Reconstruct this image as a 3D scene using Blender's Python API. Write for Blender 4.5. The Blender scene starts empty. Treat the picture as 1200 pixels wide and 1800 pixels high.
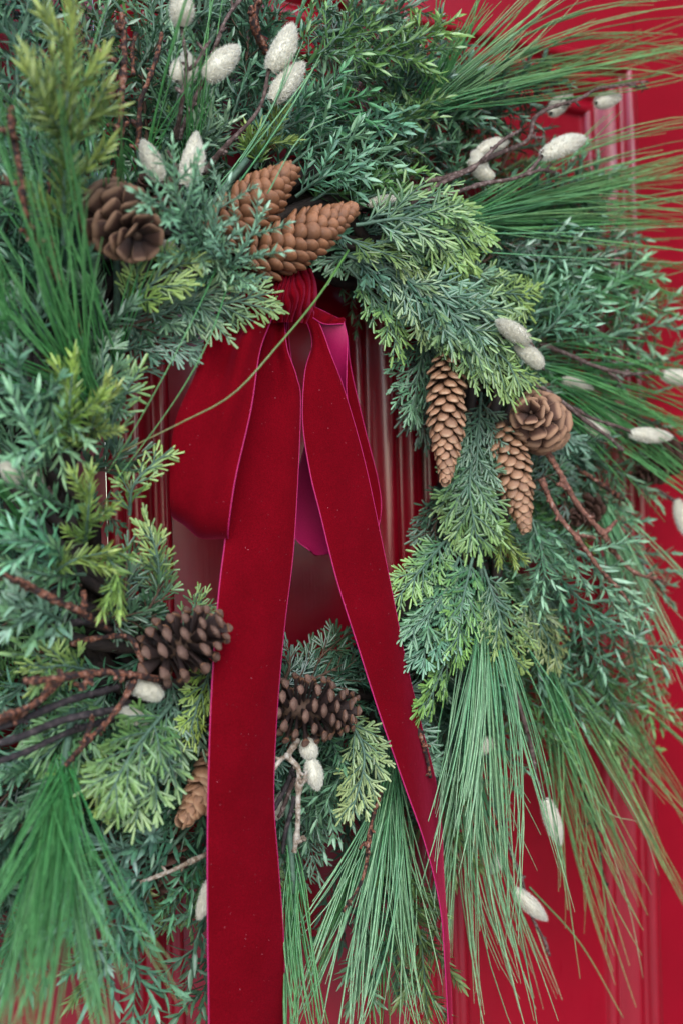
import bpy, math, random
import numpy as np
from mathutils import Vector, Matrix, Quaternion

random.seed(7)
rng = np.random.default_rng(11)
sc = bpy.context.scene
COL = sc.collection
R = math.radians

# ------------------------------------------------------------------ camera
THETA, ROLL, PITCH, DIST, FPX = R(30), R(1.6), R(0.0), 1.0, 2000.0
TARGET = np.array([0.0, -0.09, 0.0])
fwd = np.array([math.sin(THETA), math.cos(THETA), 0.0])
rgt0 = np.array([math.cos(THETA), -math.sin(THETA), 0.0])
up0 = np.array([0.0, 0.0, 1.0])
rgt = math.cos(ROLL) * rgt0 - math.sin(ROLL) * up0
up = math.cos(ROLL) * up0 + math.sin(ROLL) * rgt0
CAMLOC = TARGET - DIST * fwd
cam_d = bpy.data.cameras.new('camera')
cam = bpy.data.objects.new('camera', cam_d)
COL.objects.link(cam)
cam.matrix_world = Matrix(((rgt[0], up[0], -fwd[0], CAMLOC[0]),
                           (rgt[1], up[1], -fwd[1], CAMLOC[1]),
                           (rgt[2], up[2], -fwd[2], CAMLOC[2]), (0, 0, 0, 1)))
cam_d.sensor_fit = 'HORIZONTAL'
cam_d.sensor_width = 24.0
cam_d.lens = 24.0 * FPX / 1200.0
cam_d.clip_start, cam_d.clip_end = 0.02, 200
cam_d.dof.use_dof = True
cam_d.dof.focus_distance = 0.965
cam_d.dof.aperture_fstop = 3.2
sc.camera = cam

# ------------------------------------------------------------------ sky, sun, exposure
SUN_EL, SUN_AZ = R(36), R(203)          # azimuth clockwise from +Y
w = bpy.data.worlds.new('World')
sc.world = w
w.use_nodes = True
nt = w.node_tree
nt.nodes.clear()
sky = nt.nodes.new('ShaderNodeTexSky')
sky.sky_type = 'NISHITA'
sky.sun_disc = False
sky.sun_elevation = SUN_EL
sky.sun_rotation = SUN_AZ
sky.air_density, sky.dust_density, sky.ozone_density = 1.0, 0.8, 1.4
bg = nt.nodes.new('ShaderNodeBackground')
bg.inputs['Strength'].default_value = 0.15
out = nt.nodes.new('ShaderNodeOutputWorld')
nt.links.new(sky.outputs[0], bg.inputs[0])
nt.links.new(bg.outputs[0], out.inputs[0])
sun_d = bpy.data.lights.new('sun', 'SUN')
sun_d.energy, sun_d.angle, sun_d.color = 0.75, R(40), (1.0, 0.99, 0.975)
sun = bpy.data.objects.new('sun', sun_d)
COL.objects.link(sun)
sdir = Vector((math.sin(SUN_AZ) * math.cos(SUN_EL), math.cos(SUN_AZ) * math.cos(SUN_EL), math.sin(SUN_EL)))
sun.rotation_euler = sdir.to_track_quat('Z', 'Y').to_euler()
sc.view_settings.view_transform = 'Standard'
sc.view_settings.look = 'None'
sc.view_settings.exposure = 1.38
sc.view_settings.gamma = 1.0
sc.view_settings.use_curve_mapping = False
sc.render.engine = 'CYCLES'
sc.cycles.use_denoising = True
sc.cycles.max_bounces = 6
sc.cycles.transparent_max_bounces = 6


# ------------------------------------------------------------------ helpers
def P(px, py, h=0.0):
    """the point h metres in front of the door that the photograph shows at (px, py)"""
    d = fwd * FPX + (px - 600.0) * rgt - (py - 900.0) * up
    t = (-h - CAMLOC[1]) / d[1]
    return CAMLOC + d * t


def PP(lst):
    return np.array([P(*q) for q in lst])


def crom(pts, n):
    """Catmull-Rom resample, even arc length"""
    p = np.asarray(pts, float)
    if len(p) == 2:
        t = np.linspace(0, 1, n)[:, None]
        return p[0] * (1 - t) + p[1] * t
    q = np.vstack([2 * p[0] - p[1], p, 2 * p[-1] - p[-2]])
    o = []
    for i in range(len(p) - 1):
        a, b, c, d = q[i], q[i + 1], q[i + 2], q[i + 3]
        t = np.linspace(0, 1, 24, endpoint=False)[:, None]
        o.append(0.5 * (2 * b + (c - a) * t + (2 * a - 5 * b + 4 * c - d) * t ** 2 + (3 * b - a - 3 * c + d) * t ** 3))
    o = np.vstack(o + [p[-1:]])
    s = np.concatenate([[0], np.cumsum(np.linalg.norm(np.diff(o, axis=0), axis=1))])
    u = np.linspace(0, s[-1], n)
    return np.stack([np.interp(u, s, o[:, k]) for k in range(o.shape[1])], 1)


def norm(v):
    return v / np.maximum(np.linalg.norm(v, axis=-1, keepdims=True), 1e-9)


def mesh_np(name, co, faces, col=None, smooth=True, mats=(), mat_idx=None):
    """co (n,3), faces (m,k) all of the same k"""
    me = bpy.data.meshes.new(name)
    co = np.ascontiguousarray(co, dtype=np.float32)
    faces = np.ascontiguousarray(faces, dtype=np.int32)
    m, k = faces.shape
    me.vertices.add(len(co))
    me.vertices.foreach_set('co', co.ravel())
    me.loops.add(m * k)
    me.loops.foreach_set('vertex_index', faces.ravel())
    me.polygons.add(m)
    me.polygons.foreach_set('loop_start', np.arange(m, dtype=np.int32) * k)
    me.polygons.foreach_set('use_smooth', np.full(m, smooth, dtype=bool))
    for mt in mats:
        me.materials.append(mt)
    if mat_idx is not None:
        me.polygons.foreach_set('material_index', np.asarray(mat_idx, dtype=np.int32))
    me.update(calc_edges=True)
    if col is not None:
        a = me.attributes.new('tint', 'FLOAT_COLOR', 'POINT')
        c = np.ones((len(co), 4), dtype=np.float32)
        c[:, :3] = col
        a.data.foreach_set('color', c.ravel())
    return me


def link(name, me, parent=None, mats=(), **props):
    o = bpy.data.objects.new(name, me)
    COL.objects.link(o)
    if me is not None:
        for mt in mats:
            me.materials.append(mt)
    if parent is not None:
        o.parent = parent
    for k, v in props.items():
        o[k] = v
    return o


def tube(pts, rad, sides=8, caps=True):
    """tube arrays along pts (n,3) with radius per point; quads, ends closed to a point"""
    pts = np.asarray(pts, float)
    n = len(pts)
    rad = np.broadcast_to(np.asarray(rad, float), (n,)).copy()
    tg = norm(np.gradient(pts, axis=0))
    ref = np.array([0.3, 0.2, 0.93])
    if abs(np.dot(tg[0], ref)) > 0.9:
        ref = np.array([0.9, 0.3, 0.1])
    a = norm(np.cross(tg, ref))
    b = np.cross(tg, a)
    th = np.arange(sides) / sides * 2 * math.pi
    ring = (a[:, None, :] * np.cos(th)[None, :, None] + b[:, None, :] * np.sin(th)[None, :, None]) * rad[:, None, None] + pts[:, None, :]
    co = ring.reshape(-1, 3)
    f = []
    for i in range(n - 1):
        for j in range(sides):
            k = (j + 1) % sides
            f.append((i * sides + j, i * sides + k, (i + 1) * sides + k, (i + 1) * sides + j))
    f = np.array(f)
    if caps:
        c0, c1 = len(co), len(co) + 1
        co = np.vstack([co, pts[:1], pts[-1:]])
        e = []
        for j in range(0, sides, 2):
            e.append((c0, (j + 2) % sides, j + 1, j))
            q = (n - 1) * sides
            e.append((c1, q + j, q + j + 1, q + (j + 2) % sides))
        f = np.vstack([f, e])
    return co, f


def join(parts):
    """[(co, faces[, col])] -> arrays"""
    co, fs, cs, n = [], [], [], 0
    for p in parts:
        co.append(p[0])
        fs.append(p[1] + n)
        if len(p) > 2:
            cs.append(p[2])
        n += len(p[0])
    return np.vstack(co), np.vstack(fs), (np.vstack(cs) if cs else None)


# ------------------------------------------------------------------ materials
def mat(name):
    m = bpy.data.materials.new(name)
    m.use_nodes = True
    n = m.node_tree.nodes
    b = n['Principled BSDF']
    return m, m.node_tree, n, b, m.node_tree.links


def ramp(n, stops):
    r = n.new('ShaderNodeValToRGB')
    e = r.color_ramp.elements
    while len(e) < len(stops):
        e.new(0.5)
    for k, (p, c) in enumerate(stops):
        e[k].position = p
        e[k].color = (*c, 1)
    return r


def noise(n, l, scale, detail=3, rough=0.5, coord='Object', stretch=None):
    tc = n.new('ShaderNodeTexCoord')
    t = n.new('ShaderNodeTexNoise')
    t.inputs['Scale'].default_value = scale
    t.inputs['Detail'].default_value = detail
    t.inputs['Roughness'].default_value = rough
    if stretch:
        mp = n.new('ShaderNodeMapping')
        mp.inputs['Scale'].default_value = stretch
        l.new(tc.outputs[coord], mp.inputs[0])
        l.new(mp.outputs[0], t.inputs['Vector'])
    else:
        l.new(tc.outputs[coord], t.inputs['Vector'])
    return t


def bump(n, l, src, bsdf, strength, dist):
    bp = n.new('ShaderNodeBump')
    bp.inputs['Strength'].default_value = strength
    bp.inputs['Distance'].default_value = dist
    l.new(src, bp.inputs['Height'])
    l.new(bp.outputs[0], bsdf.inputs['Normal'])
    return bp


def mix(n, l, fac, a, b, mode='MIX'):
    m = n.new('ShaderNodeMix')
    m.data_type = 'RGBA'
    m.blend_type = mode
    for s, v in ((0, fac), (6, a), (7, b)):
        if hasattr(v, 'is_output') or hasattr(v, 'links'):
            l.new(v, m.inputs[s])
        else:
            m.inputs[s].default_value = v if s == 0 else (*v, 1)
    return m.outputs[2]


def m_leaf(name, rough=0.5, trans=0.12, frost=0.0):
    m, t, n, b, l = mat(name)
    a = n.new('ShaderNodeAttribute')
    a.attribute_name = 'tint'
    ns = noise(n, l, 260, 3)
    r = ramp(n, [(0.3, (0.72, 0.74, 0.74)), (0.7, (1.18, 1.16, 1.2))])
    l.new(ns.outputs[0], r.inputs[0])
    c = mix(n, l, 1.0, a.outputs['Color'], r.outputs[0], 'MULTIPLY')
    l.new(c, b.inputs['Base Color'])
    b.inputs['Roughness'].default_value = rough
    b.inputs['Specular IOR Level'].default_value = 0.7
    tr = n.new('ShaderNodeBsdfTranslucent')
    l.new(c, tr.inputs[0])
    mx = n.new('ShaderNodeMixShader')
    mx.inputs[0].default_value = trans
    l.new(b.outputs[0], mx.inputs[1])
    l.new(tr.outputs[0], mx.inputs[2])
    l.new(mx.outputs[0], n['Material Output'].inputs[0])
    return m


def m_paint():
    m, t, n, b, l = mat('red gloss door paint')
    ns = noise(n, l, 6, 5, 0.6)
    r = ramp(n, [(0.3, (0.215, 0.0009, 0.009)), (0.7, (0.28, 0.0014, 0.013))])
    l.new(ns.outputs[0], r.inputs[0])
    l.new(r.outputs[0], b.inputs['Base Color'])
    g = noise(n, l, 60, 4, 0.6, stretch=(6, 6, 0.25))     # brush strokes and grain, upright
    g2 = noise(n, l, 14, 3, 0.5)
    ad = n.new('ShaderNodeMath')
    ad.operation = 'ADD'
    l.new(g.outputs[0], ad.inputs[0])
    l.new(g2.outputs[0], ad.inputs[1])
    bump(n, l, ad.outputs[0], b, 0.20, 0.0010)
    rr = n.new('ShaderNodeMapRange')
    rr.inputs[3].default_value, rr.inputs[4].default_value = 0.22, 0.40
    l.new(g.outputs[0], rr.inputs[0])
    l.new(rr.outputs[0], b.inputs['Roughness'])
    b.inputs['Specular IOR Level'].default_value = 0.5
    b.inputs['Coat Weight'].default_value = 0.38
    b.inputs['Coat Roughness'].default_value = 0.16
    b.inputs['Coat IOR'].default_value = 1.6
    return m


def m_velvet():
    m, t, n, b, l = mat('red velvet')
    ns = noise(n, l, 26, 4, 0.6)
    r = ramp(n, [(0.3, (0.112, 0.0005, 0.0035)), (0.72, (0.142, 0.0007, 0.0050))])
    l.new(ns.outputs[0], r.inputs[0])
    sp = noise(n, l, 1500, 1)
    r2 = ramp(n, [(0.35, (0.78, 0.78, 0.78)), (0.65, (1.2, 1.2, 1.2))])
    l.new(sp.outputs[0], r2.inputs[0])
    c = mix(n, l, 1.0, r.outputs[0], r2.outputs[0], 'MULTIPLY')
    lint = noise(n, l, 900, 0)
    r3 = ramp(n, [(0.87, (0, 0, 0)), (0.89, (1, 1, 1))])
    l.new(lint.outputs[0], r3.inputs[0])
    c = mix(n, l, r3.outputs[0], c, (0.5, 0.16, 0.2))
    l.new(c, b.inputs['Base Color'])
    b.inputs['Roughness'].default_value = 0.95
    b.inputs['Specular IOR Level'].default_value = 0.05
    b.inputs['Sheen Weight'].default_value = 0.42
    b.inputs['Sheen Roughness'].default_value = 0.35
    b.inputs['Sheen Tint'].default_value = (1.0, 0.08, 0.22, 1)
    crush = noise(n, l, 42, 4, 0.6)
    bp = bump(n, l, crush.outputs[0], b, 0.14, 0.006)
    b2 = n.new('ShaderNodeBump')
    b2.inputs['Strength'].default_value = 0.35
    b2.inputs['Distance'].default_value = 0.0004
    l.new(sp.outputs[0], b2.inputs['Height'])
    l.new(b2.outputs[0], bp.inputs['Normal'])
    return m


def m_simple(name, col, rough, spec=0.5, nscale=None, var=0.25, bumpd=None, stretch=None):
    m, t, n, b, l = mat(name)
    if nscale:
        ns = noise(n, l, nscale, 4, 0.6, stretch=stretch)
        r = ramp(n, [(0.3, tuple(c * (1 - var) for c in col)), (0.7, tuple(min(1, c * (1 + var)) for c in col))])
        l.new(ns.outputs[0], r.inputs[0])
        l.new(r.outputs[0], b.inputs['Base Color'])
        if bumpd:
            bump(n, l, ns.outputs[0], b, 0.6, bumpd)
    else:
        b.inputs['Base Color'].default_value = (*col, 1)
    b.inputs['Roughness'].default_value = rough
    b.inputs['Specular IOR Level'].default_value = spec
    return m


def m_bark(name, stops, scale=160):
    m, t, n, b, l = mat(name)
    ns = noise(n, l, scale, 5, 0.65)
    r = ramp(n, stops)
    l.new(ns.outputs[0], r.inputs[0])
    l.new(r.outputs[0], b.inputs['Base Color'])
    b.inputs['Roughness'].default_value = 0.75
    b.inputs['Specular IOR Level'].default_value = 0.3
    n2 = noise(n, l, 520, 4, 0.7)
    bump(n, l, n2.outputs[0], b, 0.8, 0.0015)
    return m


def m_scale(name, rough, spec):
    m, t, n, b, l = mat(name)
    a = n.new('ShaderNodeAttribute')
    a.attribute_name = 'tint'
    ns = noise(n, l, 180, 4, 0.6)
    oi = n.new('ShaderNodeObjectInfo')
    r = ramp(n, [(0.3, (0.72, 0.72, 0.72)), (0.7, (1.2, 1.18, 1.15))])
    l.new(ns.outputs[0], r.inputs[0])
    r2 = ramp(n, [(0.0, (0.78, 0.76, 0.74)), (1.0, (1.15, 1.12, 1.08))])
    l.new(oi.outputs['Random'], r2.inputs[0])
    c = mix(n, l, 1.0, a.outputs['Color'], r.outputs[0], 'MULTIPLY')
    c = mix(n, l, 1.0, c, r2.outputs[0], 'MULTIPLY')
    l.new(c, b.inputs['Base Color'])
    b.inputs['Roughness'].default_value = rough
    b.inputs['Specular IOR Level'].default_value = spec
    n2 = noise(n, l, 420, 4, 0.65)
    bump(n, l, n2.outputs[0], b, 0.45, 0.0012)
    return m


M_PAINT = m_paint()
M_VELVET = m_velvet()
M_SATIN = m_simple('magenta satin ribbon back', (0.33, 0.006, 0.070), 0.45, 0.4, 700, 0.12)
M_SELV = m_simple('pink ribbon edge', (0.40, 0.012, 0.10), 0.6, 0.3, 900, 0.25)
M_CEDAR = m_leaf('cedar foliage', 0.36, 0.08)
M_JUNIPER = m_leaf('juniper foliage', 0.38, 0.08)
M_FIR = m_leaf('fir foliage', 0.4, 0.12)
M_NEEDLE = m_leaf('long pine needles', 0.3, 0.12)
M_STEM = m_simple('green stem', (0.07, 0.13, 0.085), 0.6, 0.4, 200, 0.35)
M_STEMD = m_simple('brown stem', (0.07, 0.04, 0.025), 0.75, 0.3, 200, 0.35)
M_RUST = m_bark('rust twig bark', [(0.40, (0.012, 0.008, 0.008)), (0.49, (0.050, 0.024, 0.018)), (0.56, (0.19, 0.060, 0.026)), (0.66, (0.30, 0.20, 0.16))], 230)
M_RUSTPALE = m_bark('pale rust twig bark', [(0.32, (0.05, 0.025, 0.022)), (0.46, (0.16, 0.07, 0.05)), (0.58, (0.27, 0.115, 0.075)), (0.70, (0.42, 0.31, 0.26))], 230)
M_WILLOW = m_bark('willow twig bark', [(0.30, (0.035, 0.022, 0.020)), (0.52, (0.105, 0.066, 0.056)), (0.68, (0.27, 0.21, 0.185))], 230)
M_DARKTWIG = m_bark('dark twig bark', [(0.30, (0.012, 0.011, 0.012)), (0.55, (0.045, 0.035, 0.036)), (0.75, (0.13, 0.10, 0.095))])
M_LICHEN = m_bark('lichened twig bark', [(0.30, (0.05, 0.03, 0.022)), (0.45, (0.22, 0.16, 0.11)), (0.62, (0.45, 0.40, 0.33))])
M_FRAME = m_bark('grapevine ring', [(0.3, (0.012, 0.010, 0.009)), (0.7, (0.05, 0.035, 0.028))], 60)
M_SMOOTH = m_scale('caramel cone scale', 0.34, 0.5)
M_WOODY = m_scale('woody cone scale', 0.6, 0.35)
M_CATKIN = m_simple('catkin body', (0.72, 0.69, 0.57), 0.95, 0.05, 500, 0.15)
M_FUZZ = m_leaf('catkin fuzz', 0.9, 0.35)
M_WALL = m_simple('plain wall render', (0.35, 0.33, 0.31), 0.9, 0.2, 30, 0.15, 0.004)
M_SKYBLOCK = m_simple('dark red sky blocking wall', (0.10, 0.035, 0.03), 0.9, 0.2, 30, 0.2, 0.004)
M_FLOOR = m_simple('grey bounce floor', (0.30, 0.29, 0.28), 0.85, 0.3, 12, 0.2, 0.003)

# ------------------------------------------------------------------ door
door = link('red_door', None, label='glossy red painted panelled front door behind the wreath', category='door')
door.location = (0, 0, -1.1)


def dchild(o, parent):
    o.parent = parent
    o.matrix_parent_inverse = Matrix.Translation((0, 0, 1.1))
    return o


def box_mesh(x0, x1, y0, y1, z0, z1, bev=0.0):
    co = np.array([(x, y, z) for x in (x0, x1) for y in (y0, y1) for z in (z0, z1)], float)
    f = np.array([(0, 1, 3, 2), (4, 6, 7, 5), (0, 4, 5, 1), (2, 3, 7, 6), (0, 2, 6, 4), (1, 5, 7, 3)])
    return co, f


XL0 = P(186, 800, 0)[0]          # left panel outer left
XL1 = P(735, 800, 0)[0]          # left panel outer right
XR1 = P(1135, 800, 0)[0]         # right panel outer right
XR0 = XR1 - (XL1 - XL0)          # right panel outer left
ZT = P(1050, 92, 0)[2]           # top of the panels
ZB = ZT - 1.22
DX0, DX1 = XL0 - 0.125, XR1 + 0.125
ZD0, ZD1 = -1.1, 0.93
print('door', XL0, XL1, XR0, XR1, ZT)
for nm, a in (('stile', (DX0, XL0, ZD0, ZD1)), ('stile', (XL1, XR0, ZB, ZT)), ('stile', (XR1, DX1, ZD0, ZD1)),
              ('rail', (XL0, XR1, ZT, ZD1)), ('rail', (XL0, XR1, ZD0, ZB))):
    co, f = box_mesh(a[0] + .0004, a[1] - .0004, 0, 0.045, a[2], a[3])
    dchild(link(nm, mesh_np(nm, co, f, smooth=False), mats=[M_PAINT]), door)

PROF = [(0.000, 0.0005), (0.002, -0.0035), (0.006, -0.0058), (0.011, -0.0058), (0.0145, -0.0035), (0.016, 0.002), (0.0175, 0.0055), (0.022, 0.0062),
        (0.0235, 0.003), (0.027, -0.0002), (0.033, 0.0005), (0.040, 0.005), (0.045, 0.0115), (0.048, 0.0155), (0.051, 0.0165),
        (0.0525, 0.0125), (0.056, 0.0100), (0.061, 0.0100), (0.0645, 0.0125), (0.066, 0.0175), (0.0665, 0.0195), (0.074, 0.0195)]
MW = 0.070


def moulding(x0, x1, z0, z1, panel):
    n = len(PROF)
    u = np.array([p[0] for p in PROF])
    d = np.array([p[1] for p in PROF])
    for side in range(4):
        if side == 0:
            A = np.stack([x0 + u, d, z0 + u], 1)
            B = np.stack([x0 + u, d, z1 - u], 1)
        elif side == 1:
            A = np.stack([x0 + u, d, z1 - u], 1)
            B = np.stack([x1 - u, d, z1 - u], 1)
        elif side == 2:
            A = np.stack([x1 - u, d, z1 - u], 1)
            B = np.stack([x1 - u, d, z0 + u], 1)
        else:
            A = np.stack([x1 - u, d, z0 + u], 1)
            B = np.stack([x0 + u, d, z0 + u], 1)
        segs = 14 if side in (0, 2) else 6
        t = np.linspace(0, 1, segs)
        rows = A[None] * (1 - t)[:, None, None] + B[None] * t[:, None, None]
        co = rows.reshape(-1, 3)
        co[:, 1] += 0.0006 * np.sin(co[:, 2] * 23 + side) * (co[:, 1] < 0.0)
        i, j = np.meshgrid(np.arange(segs - 1), np.arange(n - 1), indexing='ij')
        q = (i * n + j).ravel()
        f = np.stack([q, q + n, q + n + 1, q + 1], 1)
        o = link('moulding', mesh_np('moulding', co, f), mats=[M_PAINT])
        o.parent = panel
        # panel sits under the door with the same inverse, so world coordinates hold
        o.matrix_parent_inverse = Matrix.Identity(4)


for x0, x1 in ((XL0, XL1), (XR0, XR1)):
    co, f = box_mesh(x0 + .03, x1 - .03, 0.0190, 0.034, ZB + .03, ZT - .03)
    pn = dchild(link('panel', mesh_np('panel', co, f, smooth=False), mats=[M_PAINT]), door)
    moulding(x0, x1, ZB, ZT, pn)

# what surrounds the door outside the frame: plain wall, plus an added side wall and floor
for x0, x1, z0, z1, nm in ((-3.0, DX0 - .004, -1.1, 2.2, 'wall_left'), (DX1 + .004, 3.0, -1.1, 2.2, 'wall_right'), (DX0 - .004, DX1 + .004, ZD1 + .004, 2.2, 'wall_above_door')):
    co, f = box_mesh(x0, x1, -0.03, 0.15, z0, z1)
    link(nm, mesh_np(nm, co, f, smooth=False), mats=[M_WALL], kind='structure')
co, f = box_mesh(0.82, 0.97, -1.15, -0.034, -1.1, 2.2)       # added unseen wall, blocks sky reflections on the right of the door
link('sky_block_wall', mesh_np('sky_block_wall', co, f, smooth=False), mats=[M_SKYBLOCK], kind='structure')
co, f = box_mesh(-20, 20, -60, 0.2, -1.2, -1.104)  # added unseen floor, bounces light up and shows in the door's gloss
link('bounce_floor', mesh_np('bounce_floor', co, f, smooth=False), mats=[M_FLOOR], kind='structure')

# ------------------------------------------------------------------ wreath
WC = P(497, 800, 0.05)
wreath = link('evergreen_wreath', None, label='round mixed evergreen wreath of cedar, juniper and long pine needles on the red door', category='wreath')
wreath.location = (WC[0], -0.05, WC[2])
W_INV = Matrix.Translation((-WC[0], 0.05, -WC[2]))


def wchild(o):
    o.parent = wreath
    o.matrix_parent_inverse = W_INV
    return o


def ring_pt(ang, r, h):
    return np.array([WC[0] + r * math.cos(ang), -h, WC[2] + r * math.sin(ang)])


# twisted grapevine ring
strands = []
for k in range(26):
    ph = random.random() * 6.28
    tw = random.choice((3, 4, 5, -3, -4))
    r2 = 0.012 + 0.040 * random.random()
    t = np.linspace(0, 2 * math.pi, 90)
    rr = 0.222 + r2 * np.cos(tw * t + ph)
    hh = 0.052 + 0.8 * r2 * np.sin(tw * t + ph)
    strands.append(tube(np.stack([WC[0] + rr * np.cos(t), -hh, WC[2] + rr * np.sin(t)], 1), 0.0055, 6, False))
co, f, _ = join(strands)
wchild(link('grapevine_ring', mesh_np('grapevine_ring', co, f), mats=[M_FRAME]))


# ---- leaf templates: x across, y along, z up; unit length and unit half width
def leaf_template(rows, crease=0.35, curl=-0.12):
    co, f = [], []
    for y, wd in rows:
        z = curl * y * y
        co += [(-wd, y, z + crease * wd), (0, y, z), (wd, y, z + crease * wd)]
    for i in range(len(rows) - 1):
        a = i * 3
        f += [(a, a + 1, a + 4, a + 3), (a + 1, a + 2, a + 5, a + 4)]
    return np.array(co, float), np.array(f)


T_BLUNT = leaf_template([(0, 0.7), (0.6, 1.0), (0.92, 0.9), (1.0, 0.35)], -0.75)
T_LANCE = leaf_template([(0, 0.3), (0.35, 1.0), (0.7, 0.75), (1.0, 0.06)], 0.40)
T_NEEDLE = leaf_template([(0, 0.8), (0.55, 1.0), (1.0, 0.25)], -0.5)


def leaves_mesh(name, tmpl, pos, d, nrm, ln, wd, col):
    """many leaves in one mesh; wd is the half width as a length; crease is scaled with it"""
    tc, tf = tmpl
    d = norm(d)
    x = norm(np.cross(d, nrm))
    z = np.cross(x, d)
    n, k = len(pos), len(tc)
    L, W = ln[:, None, None], wd[:, None, None]
    co = pos[:, None, :] + x[:, None, :] * (tc[None, :, 0:1] * W) + d[:, None, :] * (tc[None, :, 1:2] * L)
    zz = tc[None, :, 2:3]
    bend = -0.12 * tc[None, :, 1:2] ** 2
    co = co + z[:, None, :] * ((zz - bend) * W + bend * L)
    fs = (tf[None] + (np.arange(n) * k)[:, None, None]).reshape(-1, 4)
    c = np.repeat(col, k, axis=0)
    # the midrib side is a touch paler than the margins
    g = 1 + 0.18 * (np.abs(tc[:, 0]) < 1e-6)
    c = c * np.tile(g, n)[:, None]
    return mesh_np(name, co.reshape(-1, 3), fs, c)


def lerp(a, b, t):
    return np.asarray(a) * (1 - t) + np.asarray(b) * t


STYLES = {
    # spacing and lengths in metres
    'cedar': dict(part='cedar_sprig', bsp=0.0085, bang=40, blen=0.36, bmax=0.036, lsp=0.0060, lang=33, ll=0.0125, lw=0.00092, whorl=2, tm=T_BLUNT, mat=M_CEDAR, sub=True),
    'juniper': dict(part='juniper_sprig', bsp=0.0120, bang=50, blen=0.42, bmax=0.042, lsp=0.0062, lang=44, ll=0.0148, lw=0.00135, whorl=3, tm=T_LANCE, mat=M_JUNIPER, sub=False),
    'rosemary': dict(part='juniper_sprig', bsp=0.011, bang=46, blen=0.5, bmax=0.050, lsp=0.0046, lang=46, ll=0.0110, lw=0.0011, whorl=3, tm=T_LANCE, mat=M_JUNIPER, sub=False),
    'fir': dict(part='fir_sprig', bsp=0.019, bang=40, blen=0.42, bmax=0.034, lsp=0.0030, lang=40, ll=0.0125, lw=0.0009, whorl=4, tm=T_NEEDLE, mat=M_FIR, sub=False),
}
# palettes: base colour, tip colour
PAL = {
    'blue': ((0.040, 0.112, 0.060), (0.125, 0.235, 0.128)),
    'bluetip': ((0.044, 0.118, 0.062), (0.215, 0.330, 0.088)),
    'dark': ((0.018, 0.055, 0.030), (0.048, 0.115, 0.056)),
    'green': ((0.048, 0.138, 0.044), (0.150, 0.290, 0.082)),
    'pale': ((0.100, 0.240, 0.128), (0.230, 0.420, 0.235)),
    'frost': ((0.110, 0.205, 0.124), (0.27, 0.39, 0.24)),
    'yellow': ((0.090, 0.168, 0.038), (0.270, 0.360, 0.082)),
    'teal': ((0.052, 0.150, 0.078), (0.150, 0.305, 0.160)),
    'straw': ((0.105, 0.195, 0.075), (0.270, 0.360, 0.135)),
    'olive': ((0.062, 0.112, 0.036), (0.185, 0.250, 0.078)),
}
NSPR = [0]


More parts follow.
